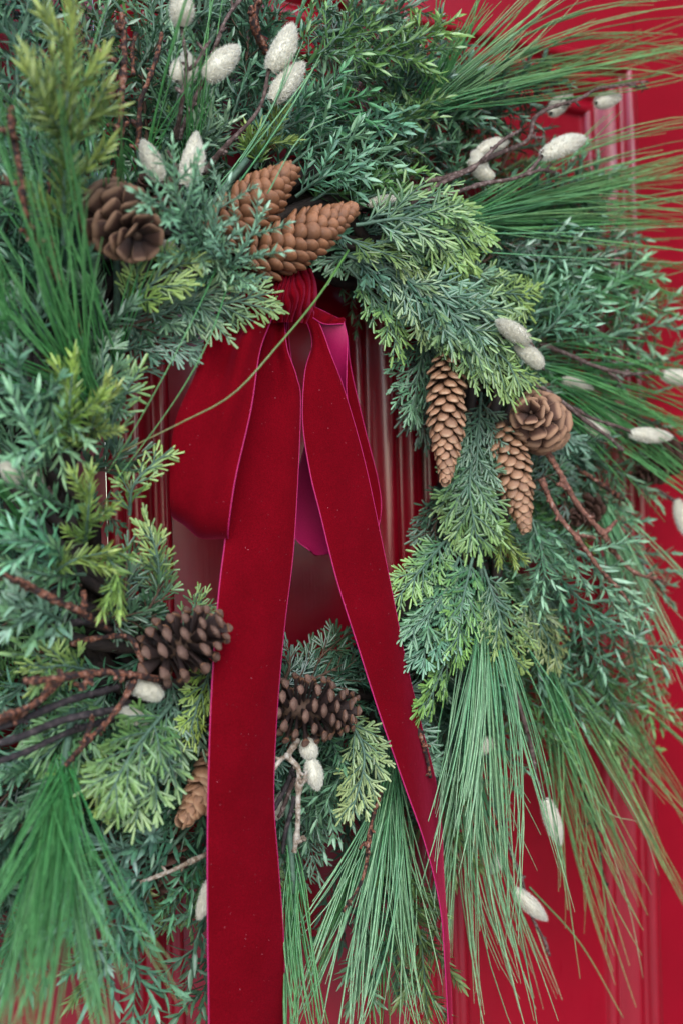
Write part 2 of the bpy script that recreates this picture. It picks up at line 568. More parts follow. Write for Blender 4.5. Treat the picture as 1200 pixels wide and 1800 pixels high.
def sprig(style, pts, pal='blue', size=1.0, dens=1.0, slim=1.0, nrm=None, flat=0.8, tipsharp=0.65):
    """pts: 3-D control points from root to tip"""
    S = STYLES[style]
    hue = 1 + rng.normal(0, 1, 3) * np.array([0.09, 0.05, 0.08])
    c0, c1 = np.array(PAL[pal][0]) * hue, np.array(PAL[pal][1]) * hue
    size = size * rng.uniform(0.88, 1.15)
    axis = crom(pts, 60)
    L = np.linalg.norm(np.diff(axis, axis=0), axis=1).sum()
    if nrm is None:
        nrm = norm(np.array([-0.25, -1.0, 0.15]) + rng.normal(0, 0.28, 3))
    tang = norm(np.gradient(axis, axis=0))
    pos, dr, nm, ln, cl = [], [], [], [], []
    stems = [(axis, np.linspace(0.0017, 0.0006, 60) * (0.7 + 0.3 * size))]

    def foliate(ax, u0, u1, scale):
        """leaflets along one axis; u runs along the whole sprig for colour"""
        l = np.linalg.norm(np.diff(ax, axis=0), axis=1).sum()
        n = max(2, int(l / (S['lsp'] * size) * dens))
        s = (np.arange(n) + rng.random()) / n
        idx = s * (len(ax) - 1)
        p = np.stack([np.interp(idx, np.arange(len(ax)), ax[:, k]) for k in range(3)], 1)
        tg = norm(np.gradient(ax, axis=0))
        tt = np.stack([np.interp(idx, np.arange(len(ax)), tg[:, k]) for k in range(3)], 1)
        sd = norm(np.cross(tt, nrm))
        nn = np.cross(sd, tt)
        wh = S['whorl']
        for q in range(wh):
            if wh == 2:
                phi = np.full(n, q * math.pi) + rng.normal(0, 0.3, n)
            else:
                phi = q * 2 * math.pi / wh + (np.arange(n) % 2) * math.pi / wh + rng.normal(0, 0.3, n)
            rad = sd * np.cos(phi)[:, None] + nn * (np.sin(phi) * (1.0 if wh > 2 else flat))[:, None]
            la = np.radians(S['lang'] + rng.normal(0, 9, n)) * (1 - 0.35 * s)
            d = tt * np.cos(la)[:, None] + rad * np.sin(la)[:, None]
            pos.append(p)
            dr.append(d + rng.normal(0, 0.08, (n, 3)))
            nm.append(norm(tt * 0.9 - rad * 0.5 + nn * 0.5 + rng.normal(0, 0.25, (n, 3))) if wh > 2 else norm(nn + rng.normal(0, 0.35, (n, 3))))
            sz = S['ll'] * size * scale * (0.75 + 0.5 * rng.random(n)) * (1.0 - 0.35 * s ** 3)
            ln.append(sz)
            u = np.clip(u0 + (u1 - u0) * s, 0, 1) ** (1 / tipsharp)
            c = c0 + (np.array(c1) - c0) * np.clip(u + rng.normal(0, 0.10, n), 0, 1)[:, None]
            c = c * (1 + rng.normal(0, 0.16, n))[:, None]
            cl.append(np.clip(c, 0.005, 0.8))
        # terminal leaflets
        pos.append(ax[-1:])
        dr.append(tg[-1:])
        nm.append(nrm[None])
        ln.append(np.array([S['ll'] * size * scale * 0.85]))
        cl.append(np.clip(lerp(c0, c1, min(1, u1))[None], 0.005, 0.8))

    foliate(axis[6:], 0.05, 1.0, 1.0)
    nb = max(2, int(L / (S['bsp'] * size)))
    for i in range(nb):
        s = 0.06 + 0.86 * (i + 0.4 * rng.random()) / nb
        k = min(58, int(s * 59))
        side = 1 if i % 2 else -1
        t0 = tang[k]
        sd = norm(np.cross(t0, nrm))
        nn = np.cross(sd, t0)
        ba = R(S['bang'] + rng.normal(0, 7))
        lift = rng.normal(0, 0.30) if S['whorl'] == 2 else rng.normal(0, 0.55)
        d = norm(t0 * math.cos(ba) + (sd * side + nn * lift) * math.sin(ba))
        prof = min(1.0, 0.45 + 1.6 * s) * (1 - s) ** 0.55
        bl = min(S['bmax'] * size, S['blen'] * L) * prof * (0.8 + 0.4 * rng.random()) * slim + 0.006 * min(1, slim)
        tt = np.linspace(0, 1, 8)[:, None]
        bax = axis[k] + d * bl * tt + (t0 * 0.18 + np.array([0, 0, -0.06])) * bl * tt ** 2
        stems.append((bax, np.linspace(0.0009, 0.0004, 8)))
        foliate(bax, s * 0.75, min(1, s * 0.75 + 0.5), 0.9)
        if S['sub'] and bl > 0.014:
            for sgn in (1, -1):
                for fr in (0.45,):
                    a0 = bax[int(fr * 7)]
                    d2 = norm(d + norm(np.cross(d, nrm)) * sgn * 0.55 + nrm * rng.normal(0, 0.2))
                    b2 = a0 + d2 * bl * 0.42 * np.linspace(0, 1, 5)[:, None]
                    foliate(b2, s * 0.75 + 0.15, min(1, s * 0.75 + 0.5), 0.85)
    pos, dr, nm, ln, cl = np.vstack(pos), np.vstack(dr), np.vstack(nm), np.concatenate(ln), np.vstack(cl)
    tb = [tube(a, r, 5, False) for a, r in stems]
    co, f, _ = join(tb)
    st = wchild(link(S['part'], mesh_np('sprig_stem', co, f), mats=[M_STEM if pal != 'dark' else M_STEMD]))
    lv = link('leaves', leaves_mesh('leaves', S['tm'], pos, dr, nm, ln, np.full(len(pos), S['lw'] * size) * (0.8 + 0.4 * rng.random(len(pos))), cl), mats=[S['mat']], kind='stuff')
    lv.parent = st
    NSPR[0] += 1
    return st


def sp(style, pal, *pts, size=1.0, **kw):
    """sprig given by photograph points (x, y, height in front of the door)"""
    return sprig(style, PP(pts), pal, size, **kw)


# ---- filler: short sprigs wired round the ring, behind the ones seen in full
def filler():
    for layer, (n, h0, h1, r0, r1, ln0, ln1) in enumerate(((46, 0.02, 0.05, 0.20, 0.285, 0.09, 0.13), (46, 0.045, 0.075, 0.185, 0.265, 0.08, 0.11), (40, 0.07, 0.09, 0.175, 0.25, 0.06, 0.09))):
        for i in range(n):
            ang = (i + rng.random() * 0.8) / n * 2 * math.pi
            r = r0 + (r1 - r0) * rng.random()
            inward = rng.random() < 0.22 and not (2.2 < ang < 4.0) and not (-0.3 < ang < 0.9) and not (4.0 < ang < 5.6)
            if 2.3 < ang < 5.2:
                r += 0.028
            L = (ln0 + (ln1 - ln0) * rng.random())
            out = np.array([math.cos(ang), 0, math.sin(ang)])
            tan = np.array([math.sin(ang), 0, -math.cos(ang)])       # clockwise as seen from the front
            d = norm(out * (-0.35 if inward else 0.75) + tan * (0.8 * (1 if rng.random() < 0.75 else -1)) + np.array([0, 0, -0.15]))
            if inward:
                r = 0.205
                L *= 0.6
            h = h0 + (h1 - h0) * rng.random()
            a = ring_pt(ang, r, h)
            b = a + d * L * 0.5 + np.array([0, -0.008, 0])
            c = a + d * L + np.array([0, rng.normal(0, 0.008), -0.010])
            stl = ('cedar', 'juniper', 'fir')[int(rng.choice(3, p=(0.45, 0.42, 0.13)))]
            pal = ('dark', 'blue', 'teal', 'green')[int(rng.choice(4, p=(.36, .30, .22, .12)))]
            sprig(stl, [a, b, c], pal, 1.05)


filler()


def outer_filler():
    for lo, hi, n, r0, r1, ln in ((30, 240, 125, 0.25, 0.40, 0.12), (215, 285, 16, 0.26, 0.31, 0.10), (-60, 30, 22, 0.255, 0.30, 0.10)):
        for i in range(n):
            ang = R(lo + (hi - lo) * (i + rng.random()) / n)
            r = r0 + (r1 - r0) * rng.random()
            out = np.array([math.cos(ang), 0, math.sin(ang)])
            tan = np.array([math.sin(ang), 0, -math.cos(ang)]) * rng.choice((-1, 1))
            d = norm(out * 0.8 + tan * 0.5 * rng.random() + np.array([0, 0, -0.1]))
            h = 0.016 + 0.05 * rng.random()
            a = ring_pt(ang, r, h)
            L = ln * (0.7 + 0.5 * rng.random())
            sprig(('juniper', 'cedar', 'fir')[int(rng.choice(3, p=(.6, .25, .15)))], [a, a + d * L * .5 + np.array([0, -0.01, 0]), a + d * L], ('dark', 'blue', 'teal', 'green')[int(rng.integers(4))], 1.15)


outer_filler()

# ---- sprigs the photograph shows, root to tip --------------------------------
# top left
sp('fir', 'yellow', (112, 430, .16), (116, 220, .21), (130, -10, .225), size=1.45)
sp('fir', 'yellow', (118, 260, .20), (90, 170, .215), (48, 92, .22), size=1.35)
sp('fir', 'yellow', (122, 270, .20), (150, 215, .21), (188, 152, .215), size=1.25)
sp('fir', 'blue', (112, 560, .12), (112, 420, .14), (114, 260, .155), size=1.3)
sp('fir', 'blue', (70, 520, .11), (62, 380, .12), (85, 230, .13), size=1.3)
sp('juniper', 'blue', (40, 240, .10), (30, 120, .11), (50, 0, .11), size=1.1)
sp('juniper', 'teal', (110, 330, .09), (40, 260, .11), (-30, 180, .12), size=1.1)
sp('juniper', 'blue', (170, 260, .08), (160, 140, .09), (190, 10, .09))
sp('juniper', 'dark', (260, 260, .07), (250, 120, .08), (235, 0, .08))
sp('juniper', 'blue', (240, 130, .08), (270, 60, .09), (260, -30, .09))
sp('juniper', 'blue', (330, 250, .08), (290, 200, .09), (260, 140, .09))
sp('juniper', 'frost', (345, 262, .10), (365, 225, .115), (372, 178, .12), size=1.05)
sp('juniper', 'frost', (350, 265, .10), (385, 235, .115), (415, 212, .12), size=1.0)
sp('juniper', 'blue', (400, 230, .07), (420, 170, .08), (445, 110, .08))
sp('juniper', 'blue', (385, 170, .07), (360, 70, .08), (370, -20, .08))
sp('juniper', 'frost', (330, 60, .08), (350, 20, .09), (345, -40, .09))
sp('juniper', 'dark', (430, 140, .06), (440, 60, .07), (470, -20, .07))
sp('fir', 'yellow', (448, 296, .11), (470, 250, .12), (506, 186, .125), size=1.0)
sp('fir', 'yellow', (452, 292, .11), (450, 262, .12), (436, 225, .12), size=0.9)
sp('juniper', 'blue', (180, 420, .08), (150, 330, .10), (60, 250, .10))
sp('juniper', 'blue', (60, 120, .06), (20, 40, .07), (-20, -40, .07), size=1.2)
sp('cedar', 'dark', (100, 100, .05), (60, 30, .05), (10, -30, .05), size=1.2)
sp('juniper', 'dark', (330, 120, .05), (320, 40, .05), (300, -40, .05), size=1.2)
# top middle
sp('juniper', 'green', (500, 150, .10), (560, 95, .115), (640, 22, .115), size=1.1)
sp('juniper', 'teal', (510, 60, .08), (560, 30, .09), (600, -30, .09), size=1.05)
sp('juniper', 'green', (560, 90, .11), (690, 82, .125), (802, 30, .125), size=1.25)
sp('juniper', 'blue', (560, 60, .09), (650, 40, .10), (745, 0, .10), size=1.2)
sp('juniper', 'green', (600, 140, .10), (690, 122, .11), (770, 70, .115), size=1.15)
sp('juniper', 'teal', (520, 205, .10), (570, 150, .115), (610, 110, .12), size=1.1)
sp('juniper', 'teal', (500, 225, .10), (570, 190, .115), (650, 160, .12), size=1.15)
sp('juniper', 'teal', (560, 240, .10), (640, 220, .115), (720, 190, .115), size=1.1)
sp('juniper', 'green', (640, 250, .09), (710, 210, .10), (760, 165, .10), size=1.15)
sp('juniper', 'teal', (510, 290, .11), (560, 255, .125), (640, 235, .13), size=1.1)
sp('juniper', 'pale', (520, 345, .11), (570, 310, .13), (650, 290, .13), size=1.1)
sp('juniper', 'green', (590, 330, .10), (660, 310, .115), (735, 300, .115), size=1.1)
sp('juniper', 'pale', (545, 315, .11), (600, 285, .125), (690, 255, .125), size=1.1)
sp('juniper', 'green', (600, 365, .10), (650, 345, .115), (715, 330, .115), size=1.1)
sp('juniper', 'dark', (660, 290, .07), (730, 260, .08), (790, 250, .08), size=1.1)
sp('juniper', 'blue', (690, 190, .07), (730, 120, .08), (800, 60, .07), size=1.1)
# top right
sp('juniper', 'blue', (760, 210, .06), (880, 170, .075), (992, 122, .075), size=1.1)
sp('juniper', 'dark', (770, 215, .06), (850, 200, .07), (885, 225, .06), size=1.1)
sp('juniper', 'blue', (740, 225, .06), (820, 190, .07), (890, 175, .07), size=1.1)
sp('juniper', 'dark', (700, 330, .05), (770, 275, .06), (850, 235, .05), size=1.1)
sp('cedar', 'bluetip', (625, 395, .12), (730, 385, .145), (845, 432, .15), size=1.15)
sp('cedar', 'bluetip', (640, 385, .11), (760, 362, .135), (862, 410, .14), size=1.1)
sp('cedar', 'bluetip', (660, 425, .12), (760, 425, .14), (830, 470, .14), size=1.05)
sp('cedar', 'olive', (600, 415, .11), (660, 440, .125), (750, 455, .125), size=1.0)
sp('juniper', 'blue', (800, 400, .05), (930, 360, .06), (1090, 296, .055), size=1.15)
sp('juniper', 'teal', (820, 430, .06), (930, 410, .07), (1060, 385, .065), size=1.15)
sp('juniper', 'teal', (860, 455, .06), (990, 440, .07), (1120, 405, .065), size=1.15)
sp('juniper', 'pale', (840, 480, .07), (960, 470, .085), (1090, 445, .08), size=1.2)
sp('juniper', 'teal', (900, 500, .06), (1020, 500, .07), (1150, 470, .06), size=1.2)
# right of the hole
sp('cedar', 'bluetip', (612, 470, .10), (670, 540, .115), (704, 622, .115), size=1.1, slim=0.7)
sp('cedar', 'blue', (600, 445, .10), (680, 480, .12), (760, 545, .12), size=1.15)
sp('cedar', 'bluetip', (650, 455, .11), (720, 510, .13), (760, 590, .13), size=1.1)
sp('cedar', 'blue', (640, 430, .10), (740, 460, .12), (850, 500, .12), size=1.15)
sp('cedar', 'blue', (680, 470, .12), (780, 530, .145), (880, 600, .15), size=1.2)
sp('cedar', 'bluetip', (720, 500, .12), (830, 580, .155), (935, 678, .16), size=1.2)
sp('cedar', 'bluetip', (740, 540, .12), (830, 610, .15), (905, 695, .155), size=1.15)
sp('cedar', 'bluetip', (720, 545, .11), (790, 590, .135), (850, 640, .135), size=1.1)
sp('cedar', 'bluetip', (780, 490, .10), (850, 510, .12), (940, 520, .12), size=1.1)
sp('juniper', 'pale', (930, 610, .09), (985, 555, .115), (1030, 485, .12), size=1.2)
sp('juniper', 'teal', (900, 590, .09), (940, 540, .11), (960, 480, .11), size=1.15)
sp('juniper', 'pale', (920, 560, .08), (1030, 530, .09), (1140, 450, .085), size=1.25)
sp('juniper', 'pale', (960, 610, .07), (1080, 590, .08), (1190, 560, .075), size=1.3)
sp('juniper', 'teal', (980, 640, .05), (1090, 640, .06), (1200, 620, .055), size=1.2)
sp('juniper', 'green', (950, 570, .05), (1060, 560, .06), (1180, 520, .05), size=1.2)
sp('cedar', 'blue', (755, 570, .09), (735, 650, .10), (725, 740, .095), size=1.1)
sp('cedar', 'dark', (780, 560, .08), (760, 660, .08), (735, 770, .075), size=1.1)
sp('cedar', 'blue', (845, 690, .10), (838, 800, .115), (832, 930, .12), size=1.05)
sp('cedar', 'bluetip', (835, 760, .10), (825, 860, .12), (842, 975, .125), size=1.1)
sp('cedar', 'bluetip', (820, 780, .09), (800, 880, .105), (815, 970, .11), size=1.05, slim=0.7)
sp('cedar', 'dark', (800, 840, .07), (770, 910, .08), (745, 960, .075), size=1.0)
sp('juniper', 'teal', (960, 770, .06), (1050, 810, .07), (1160, 870, .065), size=1.15)
sp('juniper', 'teal', (940, 790, .05), (1030, 860, .06), (1110, 900, .055), size=1.15)
sp('juniper', 'green', (980, 740, .05), (1080, 760, .055), (1170, 800, .05), size=1.15)
sp('juniper', 'blue', (1000, 690, .04), (1090, 720, .05), (1190, 760, .045), size=1.15)
# lower right
sp('cedar', 'bluetip', (790, 940, .10), (740, 1000, .12), (688, 1062, .12), size=1.05, slim=0.7)
sp('cedar', 'blue', (810, 970, .11), (770, 1060, .13), (702, 1125, .13), size=1.1, slim=0.7)
sp('cedar', 'bluetip', (830, 980, .12), (810, 1070, .14), (800, 1165, .14), size=1.1, slim=0.7)
sp('cedar', 'blue', (820, 1020, .11), (770, 1110, .13), (712, 1178, .13), size=1.1, slim=0.7)
sp('cedar', 'bluetip', (810, 1080, .11), (775, 1180, .13), (738, 1262, .13), size=1.15, slim=0.7)
sp('cedar', 'bluetip', (850, 1000, .12), (880, 1090, .135), (905, 1180, .13), size=1.1)
sp('fir', 'yellow', (870, 900, .12), (888, 945, .13), (905, 992, .13), size=0.95)
sp('juniper', 'pale', (930, 900, .11), (955, 990, .125), (948, 1075, .12), size=1.2)
sp('juniper', 'pale', (960, 930, .10), (1040, 990, .115), (1130, 1062, .11), size=1.2)
sp('juniper', 'teal', (950, 980, .10), (1050, 1080, .11), (1190, 1165, .10), size=1.2)
sp('juniper', 'teal', (960, 1020, .09), (1040, 1150, .095), (1100, 1290, .085), size=1.25)
sp('juniper', 'green', (990, 1060, .07), (1090, 1180, .075), (1190, 1270, .06), size=1.25)
sp('cedar', 'olive', (910, 1030, .10), (950, 1100, .11), (985, 1160, .105), size=1.1)
sp('juniper', 'teal', (920, 1080, .08), (985, 1180, .085), (1030, 1290, .08), size=1.2)
sp('juniper', 'green', (980, 1150, .05), (1060, 1260, .055), (1140, 1340, .045), size=1.2)
sp('juniper', 'green', (900, 1130, .06), (930, 1250, .065), (985, 1340, .06), size=1.2)
sp('juniper', 'blue', (830, 1180, .07), (850, 1310, .08), (880, 1470, .07), size=1.2)
sp('juniper', 'blue', (800, 1230, .07), (790, 1350, .08), (800, 1480, .07), size=1.2)
sp('juniper', 'teal', (1010, 900, .05), (1100, 960, .055), (1180, 1060, .05), size=1.2)
# bottom middle
sp('cedar', 'dark', (470, 1225, .08), (540, 1175, .09), (625, 1100, .085), size=1.05, slim=0.6)
sp('cedar', 'dark', (480, 1230, .09), (560, 1190, .10), (640, 1150, .095), size=1.1)
sp('cedar', 'dark', (500, 1200, .09), (510, 1165, .095), (504, 1128, .09), size=0.9, slim=0.6)
sp('fir', 'dark', (500, 1225, .09), (580, 1200, .10), (660, 1190, .10), size=1.1)
sp('cedar', 'straw', (612, 1262, .125), (640, 1330, .145), (618, 1432, .15), size=1.05, slim=0.9, dens=1.15)
sp('cedar', 'straw', (614, 1258, .11), (636, 1285, .118), (654, 1330, .12), size=0.9, slim=0.8)
sp('juniper', 'teal', (640, 1260, .10), (600, 1360, .12), (558, 1440, .12), size=1.1)
sp('juniper', 'blue', (600, 1290, .09), (575, 1380, .10), (540, 1480, .10), size=1.1)
sp('cedar', 'blue', (680, 1190, .09), (710, 1270, .10), (745, 1360, .10), size=1.1)
sp('fir', 'olive', (670, 1420, .09), (695, 1540, .11), (765, 1640, .115), size=1.25)
sp('fir', 'olive', (690, 1530, .10), (735, 1640, .12), (752, 1810, .12), size=1.3)
sp('fir', 'blue', (640, 1480, .08), (655, 1620, .09), (615, 1770, .09), size=1.3)
sp('fir', 'blue', (700, 1450, .08), (690, 1600, .09), (700, 1760, .09), size=1.3)
sp('fir', 'olive', (770, 1330, .07), (785, 1440, .08), (800, 1550, .075), size=1.2)
sp('juniper', 'dark', (600, 1400, .06), (620, 1520, .06), (600, 1660, .055), size=1.2)
# bottom left
sp('cedar', 'yellow', (378, 1160, .115), (352, 1225, .13), (330, 1302, .14), size=0.95, slim=0.7)
sp('cedar', 'blue', (300, 1190, .11), (290, 1245, .125), (255, 1300, .13), size=1.05)
sp('cedar', 'blue', (330, 1195, .11), (320, 1270, .12), (275, 1340, .125), size=1.05)
sp('cedar', 'green', (300, 1240, .13), (235, 1320, .16), (185, 1412, .165), size=1.15)
sp('cedar', 'bluetip', (310, 1280, .12), (265, 1370, .145), (205, 1440, .15), size=1.15)
sp('cedar', 'yellow', (240, 1330, .11), (170, 1370, .13), (95, 1400, .13), size=1.1)
sp('fir', 'blue', (160, 1330, .10), (80, 1380, .12), (10, 1460, .12), size=1.3)
sp('fir', 'dark', (200, 1400, .08), (130, 1430, .09), (50, 1450, .09), size=1.3)
sp('juniper', 'blue', (330, 1400, .10), (270, 1440, .11), (200, 1500, .11), size=1.1)
sp('juniper', 'teal', (345, 1440, .10), (255, 1545, .12), (208, 1610, .125), (225, 1690, .125), (262, 1745, .12), (288, 1830, .12), size=1.3)
sp('juniper', 'frost', (300, 1460, .11), (215, 1500, .13), (160, 1560, .135), (142, 1690, .13), size=1.3)
sp('juniper', 'teal', (250, 1560, .10), (200, 1640, .115), (170, 1740, .11), size=1.25)
sp('juniper', 'teal', (370, 1480, .10), (330, 1550, .11), (285, 1600, .11), size=1.15)
sp('juniper', 'blue', (390, 1560, .10), (350, 1640, .11), (330, 1740, .105), size=1.2)
sp('juniper', 'green', (420, 1480, .09), (370, 1540, .10), (340, 1600, .10), size=1.1)
sp('juniper', 'blue', (410, 1640, .08), (370, 1720, .085), (345, 1810, .08), size=1.2)
sp('fir', 'olive', (260, 1590, .08), (190, 1680, .085), (125, 1765, .08), size=1.25)
sp('fir', 'olive', (120, 1500, .07), (200, 1560, .08), (260, 1590, .08), size=1.1)
sp('juniper', 'blue', (190, 1480, .06), (110, 1530, .07), (30, 1560, .07), size=1.2)
sp('fir', 'dark', (90, 1400, .08), (30, 1460, .09), (-30, 1540, .09), size=1.3)
sp('juniper', 'dark', (130, 1420, .06), (70, 1500, .06), (0, 1600, .05), size=1.2)
sp('cedar', 'dark', (60, 1360, .07), (10, 1400, .08), (-40, 1450, .08), size=1.2)
# left
sp('cedar', 'bluetip', (285, 1085, .11), (275, 1000, .125), (256, 908, .13), size=1.0, slim=0.55)
sp('cedar', 'yellow', (280, 1040, .12), (278, 985, .135), (262, 925, .135), size=0.95, slim=0.55)
sp('cedar', 'dark', (240, 1110, .11), (265, 1065, .125), (290, 1020, .125), size=1.0, slim=0.6)
sp('cedar', 'dark', (205, 1090, .11), (220, 1030, .125), (225, 960, .125), size=1.05, slim=0.7)
sp('cedar', 'bluetip', (320, 1110, .10), (345, 1075, .11), (362, 1042, .11), size=0.85)
sp('cedar', 'dark', (170, 1070, .10), (220, 1090, .12), (275, 1085, .12), size=1.0)
sp('fir', 'yellow', (180, 960, .14), (205, 1010, .16), (210, 1075, .165), size=1.0)
sp('fir', 'yellow', (90, 1010, .13), (130, 985, .15), (190, 970, .155), size=1.0)
sp('fir', 'yellow', (150, 960, .13), (155, 900, .16), (160, 828, .165), size=1.05)
sp('fir', 'yellow', (125, 800, .14), (122, 720, .17), (130, 628, .175), size=1.1)
sp('fir', 'yellow', (165, 790, .14), (165, 735, .165), (205, 680, .17), size=1.0)
sp('cedar', 'bluetip', (185, 800, .12), (205, 720, .145), (246, 648, .15), size=1.1, slim=0.55)
sp('cedar', 'blue', (170, 740, .12), (180, 670, .14), (180, 600, .14), size=1.1)
sp('cedar', 'yellow', (228, 905, .12), (238, 848, .135), (304, 786, .14), size=0.9, slim=0.55)
sp('cedar', 'dark', (150, 840, .11), (195, 815, .125), (248, 808, .125), size=1.0)
sp('cedar', 'dark', (150, 900, .10), (180, 890, .115), (205, 930, .115), size=1.0, slim=0.7)
sp('cedar', 'dark', (195, 690, .10), (235, 650, .115), (280, 632, .115), size=1.05, slim=0.6)
sp('cedar', 'blue', (210, 620, .11), (270, 600, .13), (345, 602, .13), size=1.1)
sp('cedar', 'dark', (200, 580, .11), (270, 560, .125), (340, 560, .125), size=1.1)
sp('cedar', 'blue', (250, 560, .12), (300, 545, .135), (345, 500, .14), size=1.05)
sp('cedar', 'yellow', (215, 545, .13), (265, 500, .155), (338, 450, .16), size=1.1)
sp('cedar', 'bluetip', (290, 530, .13), (380, 535, .155), (478, 514, .165), size=1.1)
sp('cedar', 'blue', (280, 510, .12), (340, 520, .14), (400, 560, .145), size=1.05)
sp('juniper', 'teal', (110, 760, .12), (60, 690, .15), (0, 620, .155), size=1.2)
sp('juniper', 'pale', (100, 830, .13), (60, 770, .16), (20, 690, .165), size=1.15)
sp('juniper', 'pale', (80, 660, .13), (95, 740, .155), (110, 830, .155), size=1.15)
sp('juniper', 'teal', (90, 620, .11), (50, 570, .13), (0, 545, .13), size=1.2)
sp('juniper', 'blue', (130, 640, .11), (80, 600, .13), (40, 530, .13), size=1.2)
sp('juniper', 'teal', (130, 900, .12), (70, 870, .14), (10, 850, .145), size=1.2)
sp('juniper', 'pale', (120, 970, .13), (60, 950, .155), (-10, 950, .16), size=1.2)
sp('juniper', 'teal', (150, 1010, .12), (80, 1010, .14), (0, 985, .145), size=1.2)
sp('juniper', 'teal', (150, 1050, .12), (80, 1075, .14), (10, 1110, .145), size=1.2)
sp('juniper', 'pale', (110, 1090, .13), (60, 1070, .15), (0, 1060, .155), size=1.2)
sp('juniper', 'green', (150, 1170, .11), (90, 1155, .13), (20, 1150, .13), size=1.1)
sp('cedar', 'yellow', (160, 1180, .12), (110, 1170, .135), (50, 1180, .135), size=1.0)
sp('cedar', 'green', (190, 1215, .10), (120, 1290, .115), (60, 1345, .115), size=1.1)
sp('juniper', 'teal', (60, 1190, .09), (20, 1220, .10), (-30, 1240, .10), size=1.2)
sp('cedar', 'blue', (70, 1290, .09), (30, 1340, .10), (-20, 1370, .10), size=1.2)
sp('juniper', 'blue', (60, 480, .09), (10, 420, .10), (-30, 350, .10), size=1.2)
sp('fir', 'blue', (150, 560, .11), (140, 480, .13), (150, 380, .135), size=1.2)
sp('fir', 'blue', (180, 640, .12), (175, 560, .14), (165, 470, .145), size=1.2)
# pale fronds lying over the cones at the top
sp('rosemary', 'pale', (400, 480, .14), (345, 410, .175), (312, 350, .19), (304, 252, .195), size=1.05)
sp('rosemary', 'pale', (345, 410, .17), (300, 372, .19), (238, 336, .20), size=0.9, slim=0.7)
sp('rosemary', 'pale', (370, 470, .15), (375, 400, .18), (402, 318, .185), size=1.0)
sp('rosemary', 'pale', (385, 500, .15), (425, 440, .185), (466, 368, .19), size=1.0)
sp('rosemary', 'frost', (330, 440, .15), (370, 450, .17), (400, 480, .17), size=0.95)
sp('rosemary', 'pale', (370, 495, .14), (400, 470, .17), (450, 470, .175), size=0.9)


# ---- long pine needles -------------------------------------------------------
def needles(base, tips, n, pal=((0.035, 0.15, 0.045), (0.12, 0.32, 0.13)), spread=0.018, wid=0.00066, sag=0.05, jl=(0.72, 1.06), straight=0.22, nozzle=0.004):
    """a spray of long needles: base and tip points as photograph points; tips are fanned between the tip points"""
    n = int(n * 0.64)
    b = P(*base)
    tp = PP(tips)
    tm = tp.mean(0)
    ax = norm(tm - b)
    u = rng.random(n) * (len(tp) - 1)
    i = np.minimum(u.astype(int), len(tp) - 2)
    fr = (u - i)[:, None]
    tip = tp[i] * (1 - fr) + tp[i + 1] * fr
    grp = rng.integers(0, max(2, n // 4), n)          # needles stay together in bundles
    g = max(2, n // 4)
    ug = np.sort(rng.random(g)) * (len(tp) - 1)
    ig = np.minimum(ug.astype(int), len(tp) - 2)
    fg = (ug - ig)[:, None]
    tg_ = tp[ig] * (1 - fg) + tp[ig + 1] * fg + rng.normal(0, spread * 2.3, (g, 3)) * np.array([1, 0.9, 1])
    tip = b + (tg_[grp] - b) * rng.uniform(jl[0], jl[1], (n, 1)) + rng.normal(0, spread * 0.32, (n, 3))
    tip[:, 1] = np.minimum(tip[:, 1], -0.012)
    L = np.linalg.norm(tip - b, axis=1)[:, None]
    st = b + rng.normal(0, nozzle, (n, 3)) + ax * rng.uniform(-0.012, 0.03, (n, 1))
    mid = st + (ax * straight + norm(tip - st) * (1 - straight)) * L * 0.5 + (rng.normal(0, 0.012, (g, 3))[grp] + rng.normal(0, 0.004, (n, 3))) * L / 0.2
    mid[:, 2] += sag * L[:, 0] * 0.5
    seg = 7
    t = np.linspace(0, 1, seg)[None, :, None]
    c = st[:, None] * (1 - t) ** 2 + 2 * mid[:, None] * t * (1 - t) + tip[:, None] * t ** 2
    tg = norm(np.gradient(c, axis=1))
    ref = norm(rng.normal(0, 1, (n, 1, 3)))
    s1 = norm(np.cross(tg, ref))
    s2 = np.cross(tg, s1)
    wv = wid * rng.uniform(0.8, 1.25, (n, 1, 1)) * np.array([1.0, 1.1, 1.1, 1.05, 1.0, 0.85, 0.4])[None, :, None]
    ring = np.stack([c + s1 * wv, c - 0.5 * s1 * wv + 0.87 * s2 * wv, c - 0.5 * s1 * wv - 0.87 * s2 * wv], 2)   # n,seg,3,3
    co = ring.reshape(-1, 3)
    f = []
    for q in range(seg - 1):
        for j in range(3):
            k = (j + 1) % 3
            f.append((q * 3 + j, q * 3 + k, q * 3 + 3 + k, q * 3 + 3 + j))
    f = np.array(f)
    fs = (f[None] + (np.arange(n) * seg * 3)[:, None, None]).reshape(-1, 4)
    r = rng.random((n, 1, 1))
    tt = np.clip(t * 0.75 + (r - 0.4) * 0.6, 0, 1)
    col = np.array(pal[0]) * (1 - tt) + np.array(pal[1]) * tt
    col = np.repeat(col[:, :, None, :], 3, axis=2).reshape(-1, 3)
    # the sheath and shoot the needles grow from
    sh = crom([b - ax * 0.05, b - ax * 0.01, b + ax * 0.03], 8)
    tco, tf = tube(sh, np.linspace(0.003, 0.0026, 8), 6)
    st_o = wchild(link('pine_spray', mesh_np('pine_shoot', tco, tf), mats=[M_STEM]))
    nd = link('needles', mesh_np('needles', co, fs, col), mats=[M_NEEDLE], kind='stuff')
    nd.parent = st_o
    return st_o


